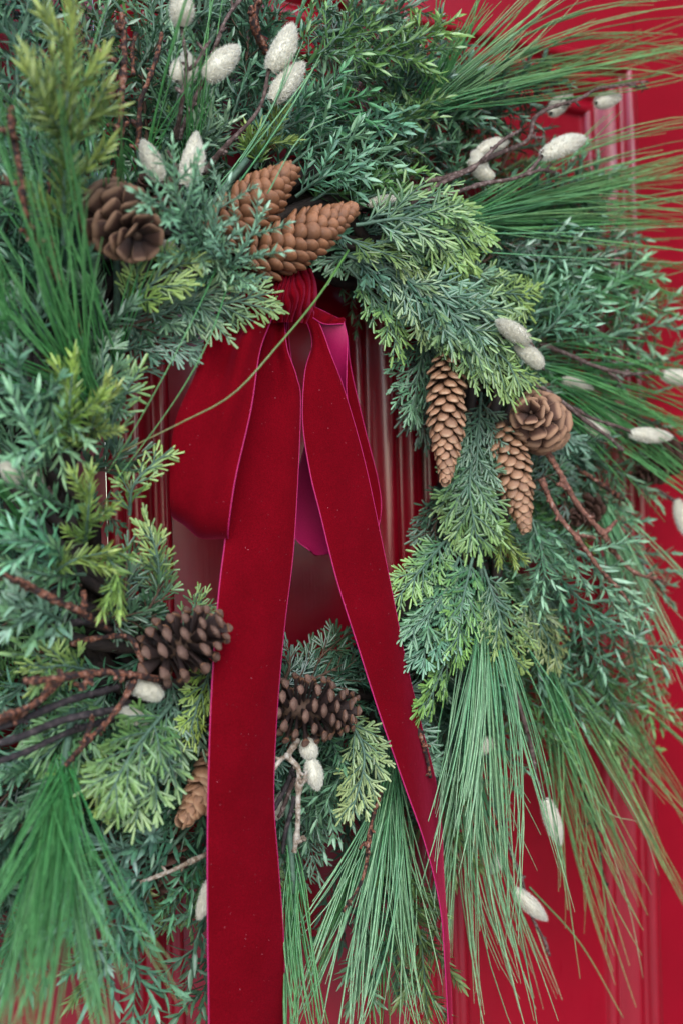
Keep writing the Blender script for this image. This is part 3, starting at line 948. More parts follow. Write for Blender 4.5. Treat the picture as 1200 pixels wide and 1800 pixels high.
NG = ((0.040, 0.20, 0.050), (0.15, 0.40, 0.125))       # fresh green
NM = ((0.075, 0.29, 0.110), (0.33, 0.54, 0.28))       # mint, pale tips
NO = ((0.055, 0.23, 0.075), (0.27, 0.44, 0.16))       # olive tips
needles((172, 740, .12), [(-60, 560, .18), (-30, 470, .20), (30, 380, .20), (80, 330, .19)], 100, NG, .016)
needles((196, 690, .12), [(60, 330, .20), (140, 260, .20), (200, 200, .19), (260, 250, .18)], 26, NG, .02)
needles((205, 470, .11), [(120, 20, .20), (200, -60, .20), (270, -40, .18)], 26, NG, .02)
needles((90, 520, .13), [(-40, 200, .20), (20, 100, .19), (90, 90, .18)], 40, NG, .022)
needles((30, 620, .13), [(-60, 440, .2), (-20, 400, .2), (40, 420, .2)], 50, NG, .02)
needles((330, 330, .09), [(250, -20, .13), (330, -40, .13), (400, -20, .13)], 30, NG, .02)
needles((250, 330, .09), [(160, 120, .14), (230, 40, .14), (300, 100, .14)], 26, NG, .02)
needles((395, 330, .12), [(560, 80, .17), (610, 40, .17), (640, 60, .16)], 9, NM, .01)
needles((735, 195, .075), [(790, -60, .10), (880, -60, .12), (1000, -30, .12), (1120, 0, .11), (1290, 40, .10), (1250, 120, .08)], 130, NO, .012, jl=(.62, 1.06))
needles((735, 195, .075), [(790, 20, .10), (900, 0, .12), (980, 40, .12)], 60, NG, .014, jl=(.5, 1.0))
needles((760, 395, .07), [(1230, 190, .09), (1300, 260, .10), (1310, 360, .10), (1290, 450, .09)], 140, NO, .014, jl=(.62, 1.04))
needles((770, 395, .07), [(1150, 260, .09), (1180, 380, .10), (1160, 470, .09)], 60, NG, .016, jl=(.5, 1.0))
needles((860, 470, .06), [(1220, 440, .08), (1260, 520, .08), (1250, 600, .08)], 70, NG, .02, jl=(.55, 1.05))
needles((880, 630, .07), [(1280, 690, .10), (1310, 800, .11), (1280, 930, .10)], 130, NG, .012, jl=(.6, 1.05))
needles((1040, 850, .06), [(1220, 1010, .08), (1230, 1140, .09), (1190, 1330, .09), (1120, 1260, .08)], 80, NM, .012, jl=(.6, 1.05))
needles((846, 1030, .11), [(740, 1480, .15), (830, 1600, .16), (900, 1600, .16), (985, 1560, .14)], 150, NM, .010, jl=(.7, 1.05))
needles((940, 1110, .07), [(960, 1580, .09), (1050, 1740, .10), (1160, 1680, .10), (1240, 1560, .09)], 110, NO, .014, jl=(.65, 1.05))
needles((1000, 1130, .06), [(1150, 1480, .08), (1230, 1440, .08), (1260, 1330, .08)], 60, NO, .016, jl=(.6, 1.05))
needles((690, 1340, .10), [(520, 1760, .15), (600, 1830, .16), (690, 1830, .15), (760, 1760, .14)], 150, NM, .012, jl=(.6, 1.05))
needles((820, 1290, .08), [(760, 1820, .12), (850, 1880, .12), (930, 1830, .11), (1010, 1800, .10)], 110, NM, .012, jl=(.65, 1.05))
needles((512, 1505, .12), [(490, 1850, .16), (540, 1860, .16), (590, 1800, .15)], 56, NG, .008, jl=(.7, 1.1))
needles((112, 1350, .14), [(-60, 1720, .24), (0, 1860, .26), (60, 1880, .26), (130, 1820, .24)], 190, NG, .010, jl=(.65, 1.08))
needles((70, 960, .10), [(-60, 800, .15), (-60, 880, .16), (-20, 780, .15)], 46, NG, .014)
needles((640, 1480, .07), [(600, 1800, .09), (660, 1850, .09), (720, 1800, .09)], 60, NG, .014)


def needle_run(pts, pal, wid):
    """one long loose needle followed point by point"""
    c = crom(PP(pts), 26)
    co, f = tube(c, np.linspace(wid, wid * 0.45, 26), 6)
    col = lerp(np.array(pal[0])[None], np.array(pal[1])[None], np.clip(np.linspace(0, 1, len(co)), 0, 1)[:, None])
    o = wchild(link('loose_needle', mesh_np('loose_needle', co, f, col), mats=[M_NEEDLE]))
    return o


needle_run([(612, 440, .15), (560, 520, .18), (490, 605, .19), (410, 692, .185), (320, 742, .17), (205, 798, .15)], ((0.10, 0.27, 0.06), (0.17, 0.15, 0.04)), 0.0011)
needle_run([(410, 470, .16), (370, 590, .18), (310, 700, .17), (200, 850, .15)], NG, 0.0006)
needle_run([(395, 440, .16), (330, 580, .18), (250, 730, .17), (190, 830, .15)], NG, 0.0006)
needle_run([(470, 340, .17), (530, 240, .18), (610, 200, .16)], NM, 0.0006)
needle_run([(800, 410, .10), (1000, 408, .12), (1210, 396, .12)], NM, 0.0007)
needle_run([(800, 440, .10), (1000, 452, .12), (1210, 462, .12)], NM, 0.0007)
needle_run([(905, 1090, .10), (1000, 1300, .12), (1095, 1560, .11), (1130, 1720, .10)], NM, 0.0007)
needle_run([(900, 1100, .10), (1010, 1260, .13), (1120, 1440, .13), (1158, 1540, .12)], NM, 0.0007)
needle_run([(900, 1120, .11), (980, 1290, .13), (1060, 1420, .13), (1120, 1445, .13)], NM, 0.0006)
needle_run([(930, 1560, .07), (1020, 1660, .08), (1095, 1790, .08)], NO, 0.0009)


# ------------------------------------------------------------------ velvet bow
bow = link('velvet_bow', None, label='red velvet ribbon bow with pink edges hanging in the wreath', category='bow')
BB = P(513, 520, .11)
bow.location = BB
B_INV = Matrix.Translation(-Vector(BB))


def ribbon_arrays(e1, e2, rows=90, cols=14, cup=0.0, thick=0.0008, wob=0.0012, flip=False, gather=0.0, gfreq=9.0, glen=7.0):
    """strip between two edge runs (3-D points); first layer velvet, second satin. e1 is the left edge seen from the front"""
    a, b = crom(e1, rows), crom(e2, rows)
    v = np.linspace(0, 1, cols)[None, :, None]
    g = a[:, None] * (1 - v) + b[:, None] * v
    du = np.gradient(g, axis=0)
    dv = np.gradient(g, axis=1)
    nr = norm(np.cross(dv, du))          # towards the viewer for a strip that runs down with e1 on the left
    sgn = -1.0 if flip else 1.0
    nr = nr * np.sign(-(nr[rows // 6, cols // 2, 1]) or 1.0)
    arch = (4 * v * (1 - v))
    u = np.linspace(0, 1, rows)[:, None, None]
    g = g + nr * (arch * cup + wob * np.sin(u * 17 + v * 3.1 + a[0, 0] * 50) * arch
                  + gather * np.exp(-u * glen) * np.sin(v * gfreq + u * 6) * np.minimum(1, u * 14) * np.sqrt(arch))
    fr, bk = g + nr * thick * 0.5, g - nr * thick * 0.5
    i, j = np.meshgrid(np.arange(rows - 1), np.arange(cols - 1), indexing='ij')
    q = (i * cols + j).ravel()
    f1 = np.stack([q, q + cols, q + cols + 1, q + 1], 1)
    n = rows * cols
    co = np.vstack([fr.reshape(-1, 3), bk.reshape(-1, 3)])
    fs = np.vstack([f1, f1[:, ::-1] + n])
    mi = np.concatenate([np.zeros(len(f1), int), np.ones(len(f1), int)])
    if flip:
        mi = 1 - mi
    edges = [g[:, 0], g[:, -1]]
    return co, fs, mi, edges


def bow_part(name, strips, skip=()):
    cos, fss, mis, eds, n = [], [], [], [], 0
    for s in strips:
        co, fs, mi, ed = ribbon_arrays(PP(s[0]), PP(s[1]), **(s[2] if len(s) > 2 else {}))
        cos.append(co)
        fss.append(fs + n)
        mis.append(mi)
        n += len(co)
        eds += ed
    o = link(name, mesh_np(name, np.vstack(cos), np.vstack(fss), mats=[M_VELVET, M_SATIN], mat_idx=np.concatenate(mis)), bow)
    o.matrix_parent_inverse = B_INV
    for k, e in enumerate(eds):
        if k in skip:
            continue
        c, f = tube(e, 0.0006, 6)
        t = link('selvage', mesh_np('selvage', c, f), o, mats=[M_SELV])
    return o


# tails
bow_part('tail', [(
    [(484, 540, .112), (455, 600, .114), (426, 700, .118), (405, 820, .124), (398, 930, .133), (385, 1040, .145), (373, 1200, .155), (366, 1400, .160), (365, 1600, .160), (368, 1840, .155)],
    [(498, 545, .112), (504, 610, .125), (521, 662, .128), (528, 720, .128), (517, 950, .134), (500, 1100, .140), (487, 1250, .146), (481, 1400, .148), (489, 1520, .148), (498, 1650, .148), (503, 1840, .145)],
    dict(rows=140, cup=0.004, gather=0.010, glen=6, gfreq=7))])
bow_part('tail', [(
    [(536, 556, .120), (549, 602, .112), (536, 655, .117), (532, 740, .122), (545, 830, .127), (562, 900, .131), (592, 1020, .136), (630, 1140, .142), (665, 1250, .148), (710, 1380, .154), (742, 1470, .156), (764, 1550, .155), (776, 1620, .152), (782, 1710, .148), (789, 1840, .145)],
    [(549, 545, .120), (566, 580, .120), (581, 622, .122), (606, 690, .122), (640, 810, .121), (672, 960, .121), (692, 1060, .123), (712, 1160, .123), (741, 1280, .120), (766, 1380, .110), (777, 1480, .104), (778, 1600, .100), (784, 1700, .100), (790, 1840, .100)],
    dict(rows=140, cup=0.003, gather=0.004, glen=9, gfreq=7))])
# left loop: front strand down, round the bottom and up behind
bow_part('loop', [(
    [(474, 512, .120), (425, 528, .126), (374, 556, .128), (346, 650, .132), (310, 735, .136), (299, 815, .137), (299, 880, .134), (303, 908, .118), (316, 900, .098), (350, 800, .085), (420, 650, .080), (482, 545, .092)],
    [(484, 540, .128), (480, 552, .138), (475, 566, .146), (456, 620, .152), (441, 720, .157), (416, 830, .158), (404, 905, .155), (401, 944, .140), (408, 936, .118), (440, 850, .098), (490, 700, .090), (505, 560, .100)],
    dict(rows=120, cup=0.006, gather=0.018, glen=5, gfreq=9)),
    ([(470, 556, .100), (470, 620, .092), (480, 700, .085), (492, 800, .080)], [(506, 556, .100), (508, 600, .095), (517, 672, .090), (522, 760, .084)], dict(rows=40))], skip=(0, 2))
# right loop: short top strand, bright satin inside, velvet strand behind
bow_part('loop', [(
    [(556, 562, .118), (562, 620, .098), (560, 700, .086), (540, 770, .080), (525, 830, .078), (517, 900, .080), (519, 945, .088), (545, 968, .098)],
    [(604, 565, .118), (610, 596, .118), (609, 650, .116), (610, 700, .112), (625, 790, .104), (636, 880, .098), (628, 945, .094), (578, 974, .098)],
    dict(rows=90, flip=True, cup=-0.004)),
    ([(600, 572, .090), (598, 650, .076), (596, 760, .068), (590, 850, .066), (575, 930, .070), (560, 970, .085)],
     [(610, 590, .100), (617, 650, .086), (640, 750, .078), (664, 845, .076), (669, 900, .078), (656, 962, .088)], dict(rows=60, cup=0.006)),
    ([(546, 536, .116), (575, 550, .116), (606, 565, .112)], [(550, 558, .122), (570, 569, .121), (603, 569, .119)], dict(rows=24, cup=0.003))])

# knot: a wrapped band with upright pleats
rows, cols = 44, 72
u = np.linspace(-1, 1, cols)
v = np.linspace(0, 1, rows)
co = []
for i in range(rows):
    for j in range(cols):
        wv = 30 + 12 * math.cos((v[i] - 0.5) * 2.6)
        lean = -8 * (v[i] - 0.4) + 9 * math.sin(v[i] * 3.0) * 0.6
        ph = u[j] * 11.5 + 1.5 * math.sin(v[i] * 3.2 + u[j] * 2) + 1.1 * math.sin(v[i] * 7 + u[j] * 5)
        pl = abs(math.sin(ph)) ** 0.65
        x = 511 + wv * u[j] + lean
        y = 474 + 92 * v[i] + 6 * u[j] * u[j] * (v[i] - .5)
        h = 0.108 + 0.034 * math.sqrt(max(0, 1 - u[j] ** 2)) * (0.55 + 0.45 * math.sin(math.pi * min(1, v[i] * 1.02))) + 0.0062 * pl
        co.append(P(x, y, h))
i, j = np.meshgrid(np.arange(rows - 1), np.arange(cols - 1), indexing='ij')
q = (i * cols + j).ravel()
kn = link('knot', mesh_np('knot', np.array(co), np.stack([q, q + 1, q + cols + 1, q + cols], 1)[:, ::-1], mats=[M_VELVET]), bow)
kn.matrix_parent_inverse = B_INV


# ------------------------------------------------------------------ cones
def section_mesh(name, secs, sides=10, flat_pow=0.7, tint=None, camber=0.0, ridge=0.0, smooth=True):
    """closed solid along y from sections (y, half width, half thickness, z offset); unit length"""
    co, cl = [], []
    for y, wd, th, zo in secs:
        for k in range(sides):
            a = 2 * math.pi * k / sides
            cx, sz = math.cos(a), math.sin(a)
            cx = math.copysign(abs(cx) ** flat_pow, cx)
            x = wd * cx
            z = th * sz + zo - camber * x * x
            if sz > 0:
                z += ridge * max(0, 1 - abs(cx) * 1.4) * y
            co.append((x, y, z))
            cl.append(tint(y, x / max(wd, 1e-6), sz))
    n = len(secs)
    f = []
    for i in range(n - 1):
        for k in range(sides):
            m = (k + 1) % sides
            f.append((i * sides + k, i * sides + m, (i + 1) * sides + m, (i + 1) * sides + k))
    c0 = len(co)
    y0, y1 = secs[0], secs[-1]
    co += [(0, y0[0], y0[3]), (0, y1[0] + 0.01, y1[3])]
    cl += [tint(0, 0, 0), tint(1, 0, 0)]
    for k in range(0, sides, 2):
        f.append((c0, (k + 2) % sides, k + 1, k))
        b = (n - 1) * sides
        f.append((c0 + 1, b + k, b + k + 1, b + (k + 2) % sides))
    return mesh_np(name, np.array(co), np.array(f)[:, ::-1], np.array(cl), smooth=smooth)


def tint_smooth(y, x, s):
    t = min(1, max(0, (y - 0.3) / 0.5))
    c = lerp((0.030, 0.013, 0.008), (0.30, 0.132, 0.062), t)  # dark base colour paints the shade in the gaps between scales
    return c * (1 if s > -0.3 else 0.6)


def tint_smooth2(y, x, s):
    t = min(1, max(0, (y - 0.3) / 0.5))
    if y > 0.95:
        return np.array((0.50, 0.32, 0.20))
    c = lerp((0.034, 0.016, 0.010), (0.38, 0.205, 0.118), t)  # scale foot coloured dark to stand in for shade between scales
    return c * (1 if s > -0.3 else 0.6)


def tint_woody(y, x, s):
    if y < 0.80:
        return lerp((0.016, 0.010, 0.009), (0.040, 0.023, 0.020), y / 0.80)
    if y < 0.86:
        return np.array((0.24, 0.12, 0.065))
    if y < 0.90:
        return np.array((0.10, 0.052, 0.038))
    return lerp((0.115, 0.062, 0.045), (0.17, 0.10, 0.072), (y - 0.9) / 0.1)


def tint_open(y, x, s):
    e = min(1, max(0, (y - 0.45) / 0.45))
    c = lerp((0.030, 0.015, 0.012), (0.135, 0.062, 0.040), e)
    if y > 0.9 or abs(x) > 0.93 and y > .5:
        c = np.array((0.38, 0.22, 0.135))
    return c


def tint_darkcone(y, x, s):
    return lerp((0.022, 0.012, 0.010), (0.085, 0.040, 0.028), min(1, max(0, y)))


SM_SECS = [(0, .16, .05, 0), (.25, .34, .08, .01), (.5, .44, .10, .02), (.72, .45, .10, .02), (.88, .36, .085, .0), (.97, .2, .055, -.015), (1.0, .07, .03, -.02)]
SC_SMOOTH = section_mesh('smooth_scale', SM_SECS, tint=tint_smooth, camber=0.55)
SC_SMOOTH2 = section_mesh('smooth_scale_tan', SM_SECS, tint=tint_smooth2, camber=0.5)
SC_WOODY = section_mesh('woody_scale', [(0, .12, .04, 0), (.50, .19, .05, 0), (.78, .25, .065, 0), (.85, .30, .115, .0), (.875, .295, .125, .0), (.955, .17, .095, .035), (1.0, .06, .035, .055)], sides=8, tint=tint_woody, flat_pow=1.35, smooth=False)
SC_OPEN = section_mesh('open_scale', [(0, .14, .04, 0), (.35, .27, .035, .0), (.62, .40, .032, .03), (.82, .46, .034, .09), (.93, .42, .040, .15), (.985, .30, .036, .19), (1.0, .14, .02, .20)], tint=tint_open, camber=-0.25)
SC_DARK = section_mesh('dark_scale', [(0, .12, .05, 0), (.4, .30, .06, 0), (.7, .42, .07, .03), (.9, .34, .07, .06), (1.0, .10, .03, .07)], sides=8, tint=tint_darkcone)
SC_OPEND = section_mesh('open_scale_dark', [(0, .14, .04, 0), (.35, .27, .035, .0), (.62, .40, .032, .03), (.82, .44, .034, .07), (.93, .40, .040, .10), (.985, .28, .036, .12), (1.0, .14, .02, .125)], tint=lambda y, x, q: tint_open(y, x, q) * 0.62, camber=-0.25)
for me, mt in ((SC_OPEND, M_WOODY), (SC_SMOOTH, M_SMOOTH), (SC_SMOOTH2, M_SMOOTH), (SC_WOODY, M_WOODY), (SC_OPEN, M_WOODY), (SC_DARK, M_WOODY)):
    me.materials.append(mt)

GOLD = math.radians(137.508)


def cone(base, tip, me, rmax, n, slen, label, group='cones wired into the wreath', angs=(82, 50, 14), prof=(0.55, 1.0, 0.22), wide=1.0, core=0.34, jit=5, mcore=None, rise=1.0):
    b, t = Vector(P(*base)), Vector(P(*tip))
    ax = (t - b)
    L = ax.length
    ax.normalize()
    e1 = ax.orthogonal().normalized()
    e2 = ax.cross(e1)
    root = link('pine_cone', None, label=label, category='pine cone', group=group)
    root.location = b
    # woody axis the scales sit on
    s = np.linspace(0, 1, 10)
    cr = np.array([rmax * core * np.interp(x, (0, .5, 1), prof) for x in s])
    c, f = tube(np.array([[*(ax * L * x)] for x in s]), np.maximum(cr, 0.001), 8)
    link('core', mesh_np('core', c, f), root, mats=[mcore or M_STEMD])
    for k in range(n):
        s = ((k + 0.5) / n) ** rise
        p = float(np.interp(s, (0, .22, .55, 1), (prof[0], 0.5 * (prof[0] + prof[1]) + .12, prof[1], prof[2])))
        al = R(float(np.interp(s, (0, .5, 1), angs)) + random.gauss(0, jit))
        th = k * GOLD + random.gauss(0, 0.06)
        rad = e1 * math.cos(th) + e2 * math.sin(th)
        y = (ax * math.cos(al) + rad * math.sin(al)).normalized()
        z = (rad * math.cos(al) - ax * math.sin(al)).normalized()
        x = y.cross(z)
        sl = slen * (0.5 + 0.5 * p) * random.uniform(0.92, 1.08)
        org = ax * (L * s * 0.97) + rad * (rmax * core * p * 0.8) - y * (sl * 0.15)
        o = bpy.data.objects.new('scale', me)
        COL.objects.link(o)
        o.parent = root
        ww = sl * wide * random.uniform(0.92, 1.08)
        o.matrix_local = Matrix(((x.x * ww, y.x * sl, z.x * sl, org.x), (x.y * ww, y.y * sl, z.y * sl, org.y), (x.z * ww, y.z * sl, z.z * sl, org.z), (0, 0, 0, 1)))
    return root


SMO = dict(angs=(56, 36, 10), prof=(0.62, 1.0, 0.28), core=0.50, wide=0.74, jit=4)
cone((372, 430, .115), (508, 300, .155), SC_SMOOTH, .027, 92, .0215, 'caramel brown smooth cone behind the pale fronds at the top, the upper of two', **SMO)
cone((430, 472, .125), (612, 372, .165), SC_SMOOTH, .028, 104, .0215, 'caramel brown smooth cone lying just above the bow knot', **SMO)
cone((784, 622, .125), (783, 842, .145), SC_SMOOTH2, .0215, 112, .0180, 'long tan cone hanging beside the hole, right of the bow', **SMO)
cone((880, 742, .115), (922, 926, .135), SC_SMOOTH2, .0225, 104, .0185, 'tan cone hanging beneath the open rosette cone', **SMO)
cone((440, 1270, .10), (328, 1436, .125), SC_SMOOTH2, .026, 90, .0225, 'smooth tan cone half hidden behind the left ribbon tail', angs=(50, 30, 10), prof=(0.7, 1.0, 0.35))
cone((955, 750, .105), (932, 724, .155), SC_OPEN, .025, 54, .0270, 'open brown pine cone facing forward like a rosette, right side', angs=(100, 78, 24), prof=(0.9, 0.95, 0.25), core=.22, wide=0.78)
cone((186, 366, .148), (244, 416, .186), SC_OPEND, .028, 60, .0265, 'dark open pine cone behind green needles at upper left', angs=(110, 82, 40), prof=(0.55, 1.0, 0.45), core=.24, wide=0.78)
cone((280, 1158, .140), (368, 1106, .165), SC_WOODY, .026, 50, .0285, 'brown woody pine cone left of the long ribbon tail, its scales touching the ribbon', angs=(120, 66, 24), prof=(0.60, 1.0, 0.55), core=.25, wide=0.80)
cone((496, 1246, .125), (606, 1250, .145), SC_WOODY, .028, 72, .0258, 'brown woody pine cone between the two ribbon tails below the hole', angs=(118, 72, 26), prof=(0.78, 1.0, 0.45), core=.34, wide=0.78)
cone((270, 1465, .085), (305, 1560, .095), SC_DARK, .022, 46, .0230, 'dark brown cone buried in juniper at lower left', angs=(80, 55, 20), core=.3)
cone((1188, 790, .05), (1125, 838, .07), SC_DARK, .022, 46, .0220, 'blurred brown cone at the far right edge of the wreath', angs=(85, 60, 20), core=.3)
cone((1050, 880, .06), (1010, 915, .08), SC_DARK, .015, 36, .0160, 'small brown cone behind the rust twigs, right side', angs=(85, 60, 20), core=.3)
cone((1005, 1125, .05), (1030, 1165, .065), SC_DARK, .015, 34, .0160, 'small brown cone deep among the greenery at lower right', angs=(85, 60, 20), core=.3)
cone((292, 372, .09), (262, 318, .11), SC_DARK, .018, 40, .0190, 'small dark cone under the grey catkins at upper left', angs=(85, 60, 20), core=.3)


# ------------------------------------------------------------------ twigs and catkins
def catkin_meshes():
    outm = []
    for seed in range(3):
        r = np.random.default_rng(40 + seed)
        n, m = 14, 12
        t = np.linspace(0, 1, n)
        pr = np.sin(np.pi * np.clip(t, 0.015, 0.988) ** 0.88) ** 0.55
        bend = 0.10 * (seed - 1)
        rows = []
        for i in range(n):
            for k in range(m):
                a = 2 * math.pi * k / m
                rr = 0.29 * pr[i] * (1 + 0.07 * math.sin(3 * a + seed + 4 * t[i]))
                rows.append((rr * math.cos(a) + bend * math.sin(math.pi * t[i]), t[i], rr * math.sin(a)))
        co = np.array(rows)
        f = []
        for i in range(n - 1):
            for k in range(m):
                q = (k + 1) % m
                f.append((i * m + k, i * m + q, (i + 1) * m + q, (i + 1) * m + k))
        body = mesh_np('catkin', co, np.array(f)[:, ::-1])
        # fuzz: fine hairs lying forward
        N = 4200
        ii = r.random(N) ** 0.9
        aa = r.random(N) * 2 * math.pi
        rr = 0.29 * np.interp(ii, t, pr)
        p = np.stack([rr * np.cos(aa) + bend * np.sin(np.pi * ii), ii, rr * np.sin(aa)], 1)
        dprd = np.interp(ii, t, np.gradient(pr, t)) * 0.29
        nr = norm(np.stack([np.cos(aa), -dprd, np.sin(aa)], 1))
        tg = norm(np.stack([np.cos(aa) * dprd, np.ones(N), np.sin(aa) * dprd], 1))
        d = norm(nr * 0.75 + tg * 0.75 + r.normal(0, 0.35, (N, 3)))
        ln = (0.07 + 0.06 * r.random(N))[:, None]
        sd = norm(np.cross(d, r.normal(0, 1, (N, 3)))) * 0.0055
        mid = p + d * ln * 0.55 + r.normal(0, 0.01, (N, 3))
        end = mid + norm(d * 0.8 + r.normal(0, 0.4, (N, 3))) * ln * 0.5
        co2 = np.stack([p + sd, p - sd, mid - sd * .7, mid + sd * .7, end - sd * 0.15, end + sd * .15], 1).reshape(-1, 3)
        b = np.arange(N)[:, None] * 6
        f2 = np.vstack([b + np.array([0, 1, 2, 3]), b + np.array([3, 2, 4, 5])])
        g = 0.78 + 0.4 * r.random((N, 1))
        col = np.repeat(np.array([[0.84, 0.81, 0.69]]) * g, 6, axis=0)
        fz = mesh_np('fuzz', co2, f2, np.clip(col, 0, .95))
        body.materials.append(M_CATKIN)
        fz.materials.append(M_FUZZ)
        outm.append((body, fz))
    return outm


CATK = catkin_meshes()


def bud_tube(pts, r0, r1, knots=0.25, seed=0, sides=8):
    n = max(24, int(np.linalg.norm(np.diff(pts, axis=0), axis=1).sum() / 0.0025))
    c = crom(pts, n)
    r = np.random.default_rng(seed)
    ph = r.random(3) * 6
    x = np.linspace(0, 1, n)
    c = c + 0.0011 * np.stack([np.sin(x * n * .21 + ph[0]), np.sin(x * n * .17 + ph[1]), np.sin(x * n * .19 + ph[2])], 1)
    rad = np.linspace(r0, r1, n) * (1 + 0.10 * r.normal(0, 1, n))
    for k in range(max(2, n // 9)):
        q = r.integers(0, n)
        rad += np.linspace(r0, r1, n) * knots * np.exp(-((np.arange(n) - q) / 1.1) ** 2)
    return c, rad


TW = [0]


def twig(kind, stems, mt, label, cat, group, r0=0.0026, r1=0.0014, catkins=(), spurs=5, knots=0.3):
    """stems: photograph point runs, the first is the twig itself, the others its side branches; catkins: (x, y, h, tip x, tip y, tip h, width)"""
    TW[0] += 1
    base = P(*stems[0][0])
    root = None
    rr = random.Random(100 + TW[0])
    for i, s in enumerate(stems):
        c, rad = bud_tube(PP(s), 0.88 * (r0 if i == 0 else r0 * 0.72), 0.88 * r1, knots, TW[0] * 10 + i)
        parts = [tube(c, rad, 8)]
        for k in range(spurs if i == 0 else max(1, spurs // 2)):
            q = rr.randrange(3, len(c) - 2)
            d = norm(c[min(q + 1, len(c) - 1)] - c[q - 1])
            sdv = norm(np.cross(d, np.array([rr.gauss(0, 1), rr.gauss(0, 1), rr.gauss(0, 1)])))
            ln = rr.uniform(0.003, 0.009)
            dd = norm(sdv + d * 0.5)
            sc_ = np.array([c[q] + dd * ln * f for f in (0, .35, .7, 1)])
            parts.append(tube(sc_, np.array([1.0, .85, .95, .35]) * rad[q] * 0.8, 6))
        co, f, _ = join(parts)
        me = mesh_np(kind if i == 0 else 'side_branch', co - base, f)
        if i == 0:
            root = link(kind, me, mats=[mt], label=label, category=cat, group=group)
            root.location = base
        else:
            link('side_branch', me, root, mats=[mt])
    for k in catkins:
        a, b = Vector(P(k[0], k[1], k[2])), Vector(P(k[3], k[4], k[5]))
        y = b - a
        L = y.length
        y.normalize()
        x = y.orthogonal().normalized()
        x = Quaternion(y, rr.uniform(0, 6.28)) @ x
        z = x.cross(y)
        wv = k[6] if len(k) > 6 else 0.016
        ws = wv / 0.88
        body, fz = CATK[rr.randrange(3)]
        o = bpy.data.objects.new('catkin', body)
        COL.objects.link(o)
        o.parent = root
        a = a - Vector(base)
        o.matrix_local = Matrix(((x.x * ws, y.x * L, z.x * ws, a.x), (x.y * ws, y.y * L, z.y * ws, a.y), (x.z * ws, y.z * L, z.z * ws, a.z), (0, 0, 0, 1)))
        q = bpy.data.objects.new('fuzz', fz)
        COL.objects.link(q)
        q['kind'] = 'stuff'
        q.parent = o
    return root


WG, RG, DG = 'pussy willow twigs tucked into the wreath', 'bare rusty twigs tucked into the wreath', 'dark bare stems tucked into the wreath'


def willow(label, stems, catkins, **kw):
    return twig('willow_twig', stems, M_WILLOW, label, 'willow twig', WG, catkins=catkins, **kw)


def bare(label, stems, mt=None, g=RG, **kw):
    return twig('bare_twig', stems, mt or M_RUST, label, 'twig', g, **kw)


# willow twigs
willow('grey brown willow twig with a catkin at its top, upper left', [[(306, 250, .10), (318, 185, .13), (330, 115, .14), (318, 44, .145)], [(330, 120, .138), (352, 98, .142), (372, 74, .142)]],
       [(318, 46, .145, 313, -14, .15, .024), (326, 150, .118, 326, 92, .115, .020), (312, 142, .126, 318, 104, .122, .018)])
willow('willow twig leaving the top edge with one slanted catkin', [[(312, 246, .10), (350, 160, .125), (382, 72, .13), (412, 12, .125), (432, -20, .12)]],
       [(362, 138, .138, 416, 84, .145, .025)])
willow('willow twig leaning right to a pair of plump catkins', [[(355, 305, .10), (405, 250, .125), (455, 188, .135), (474, 124, .135)]],
       [(474, 122, .138, 512, 46, .142, .025), (478, 176, .138, 530, 114, .142, .023)])
willow('short willow twig with three pale catkins above the dark open cone', [[(318, 345, .10), (310, 300, .115), (296, 262, .12)]],
       [(282, 318, .128, 252, 250, .135, .020), (322, 310, .130, 345, 236, .135, .018), (322, 324, .138, 352, 258, .142, .019)], spurs=2)
willow('long upper right willow twig curling to two round catkins', [[(745, 320, .08), (830, 294, .10), (890, 262, .10), (930, 242, .10), (942, 208, .10), (975, 184, .10), (1025, 172, .10), (1062, 152, .10), (1140, 144, .10)], [(930, 242, .10), (955, 240, .10)], [(1105, 148, .10), (1138, 156, .095)]],
       [(968, 198, .088, 1002, 170, .080, .022), (1048, 180, .095, 1088, 170, .088, .021)], r0=.0030, r1=.0013)
willow('willow twig with grey bud tip between two others, upper right', [[(735, 346, .09), (815, 302, .105), (850, 275, .11), (915, 226, .11)]],
       [(850, 314, .095, 832, 268, .085, .020), (838, 268, .085, 888, 250, .075, .018), (866, 312, .10, 826, 284, .098, .018)], r1=.0018)
willow('forked willow twig ending in a large white catkin, upper right', [[(698, 366, .10), (770, 345, .115), (850, 324, .12), (922, 304, .125), (956, 272, .125)], [(922, 304, .125), (945, 300, .125), (974, 303, .12)]],
       [(952, 274, .128, 1022, 244, .13, .024)], r0=.0028, r1=.0018)
willow('willow stub with one flat catkin at the top of the yellow tipped cedar', [[(620, 372, .10), (636, 362, .11), (650, 358, .115)]], [(648, 358, .12, 698, 348, .125, .013)], spurs=1)
willow('willow twig with two catkins above the hanging tan cones', [[(860, 560, .10), (900, 580, .14), (930, 602, .160), (955, 648, .155)]],
       [(928, 600, .165, 876, 566, .175, .021), (952, 644, .16, 908, 610, .16, .020)], spurs=2)
willow('right edge willow twig ending in a square looking catkin', [[(930, 600, .08), (1000, 622, .095), (1070, 652, .10), (1168, 656, .10)], [(1070, 652, .10), (1092, 678, .10)]],
       [(1164, 660, .10, 1222, 668, .10, .022)], r1=.0018)
willow('willow twig right of the rosette cone with a white catkin', [[(905, 655, .09), (1000, 715, .11), (1050, 755, .115), (1096, 794, .115)], [(1005, 716, .11), (1060, 742, .11), (1112, 762, .11)]],
       [(1108, 762, .112, 1176, 768, .11, .020), (1070, 772, .085, 1030, 740, .085, .020), (1085, 750, .08, 1066, 728, .08, .014)], r1=.0018)
willow('thin willow twig with a yellowish catkin among green needles, right', [[(900, 640, .07), (950, 670, .08), (985, 680, .08)]], [(988, 668, .085, 1038, 684, .08, .016)], spurs=2)
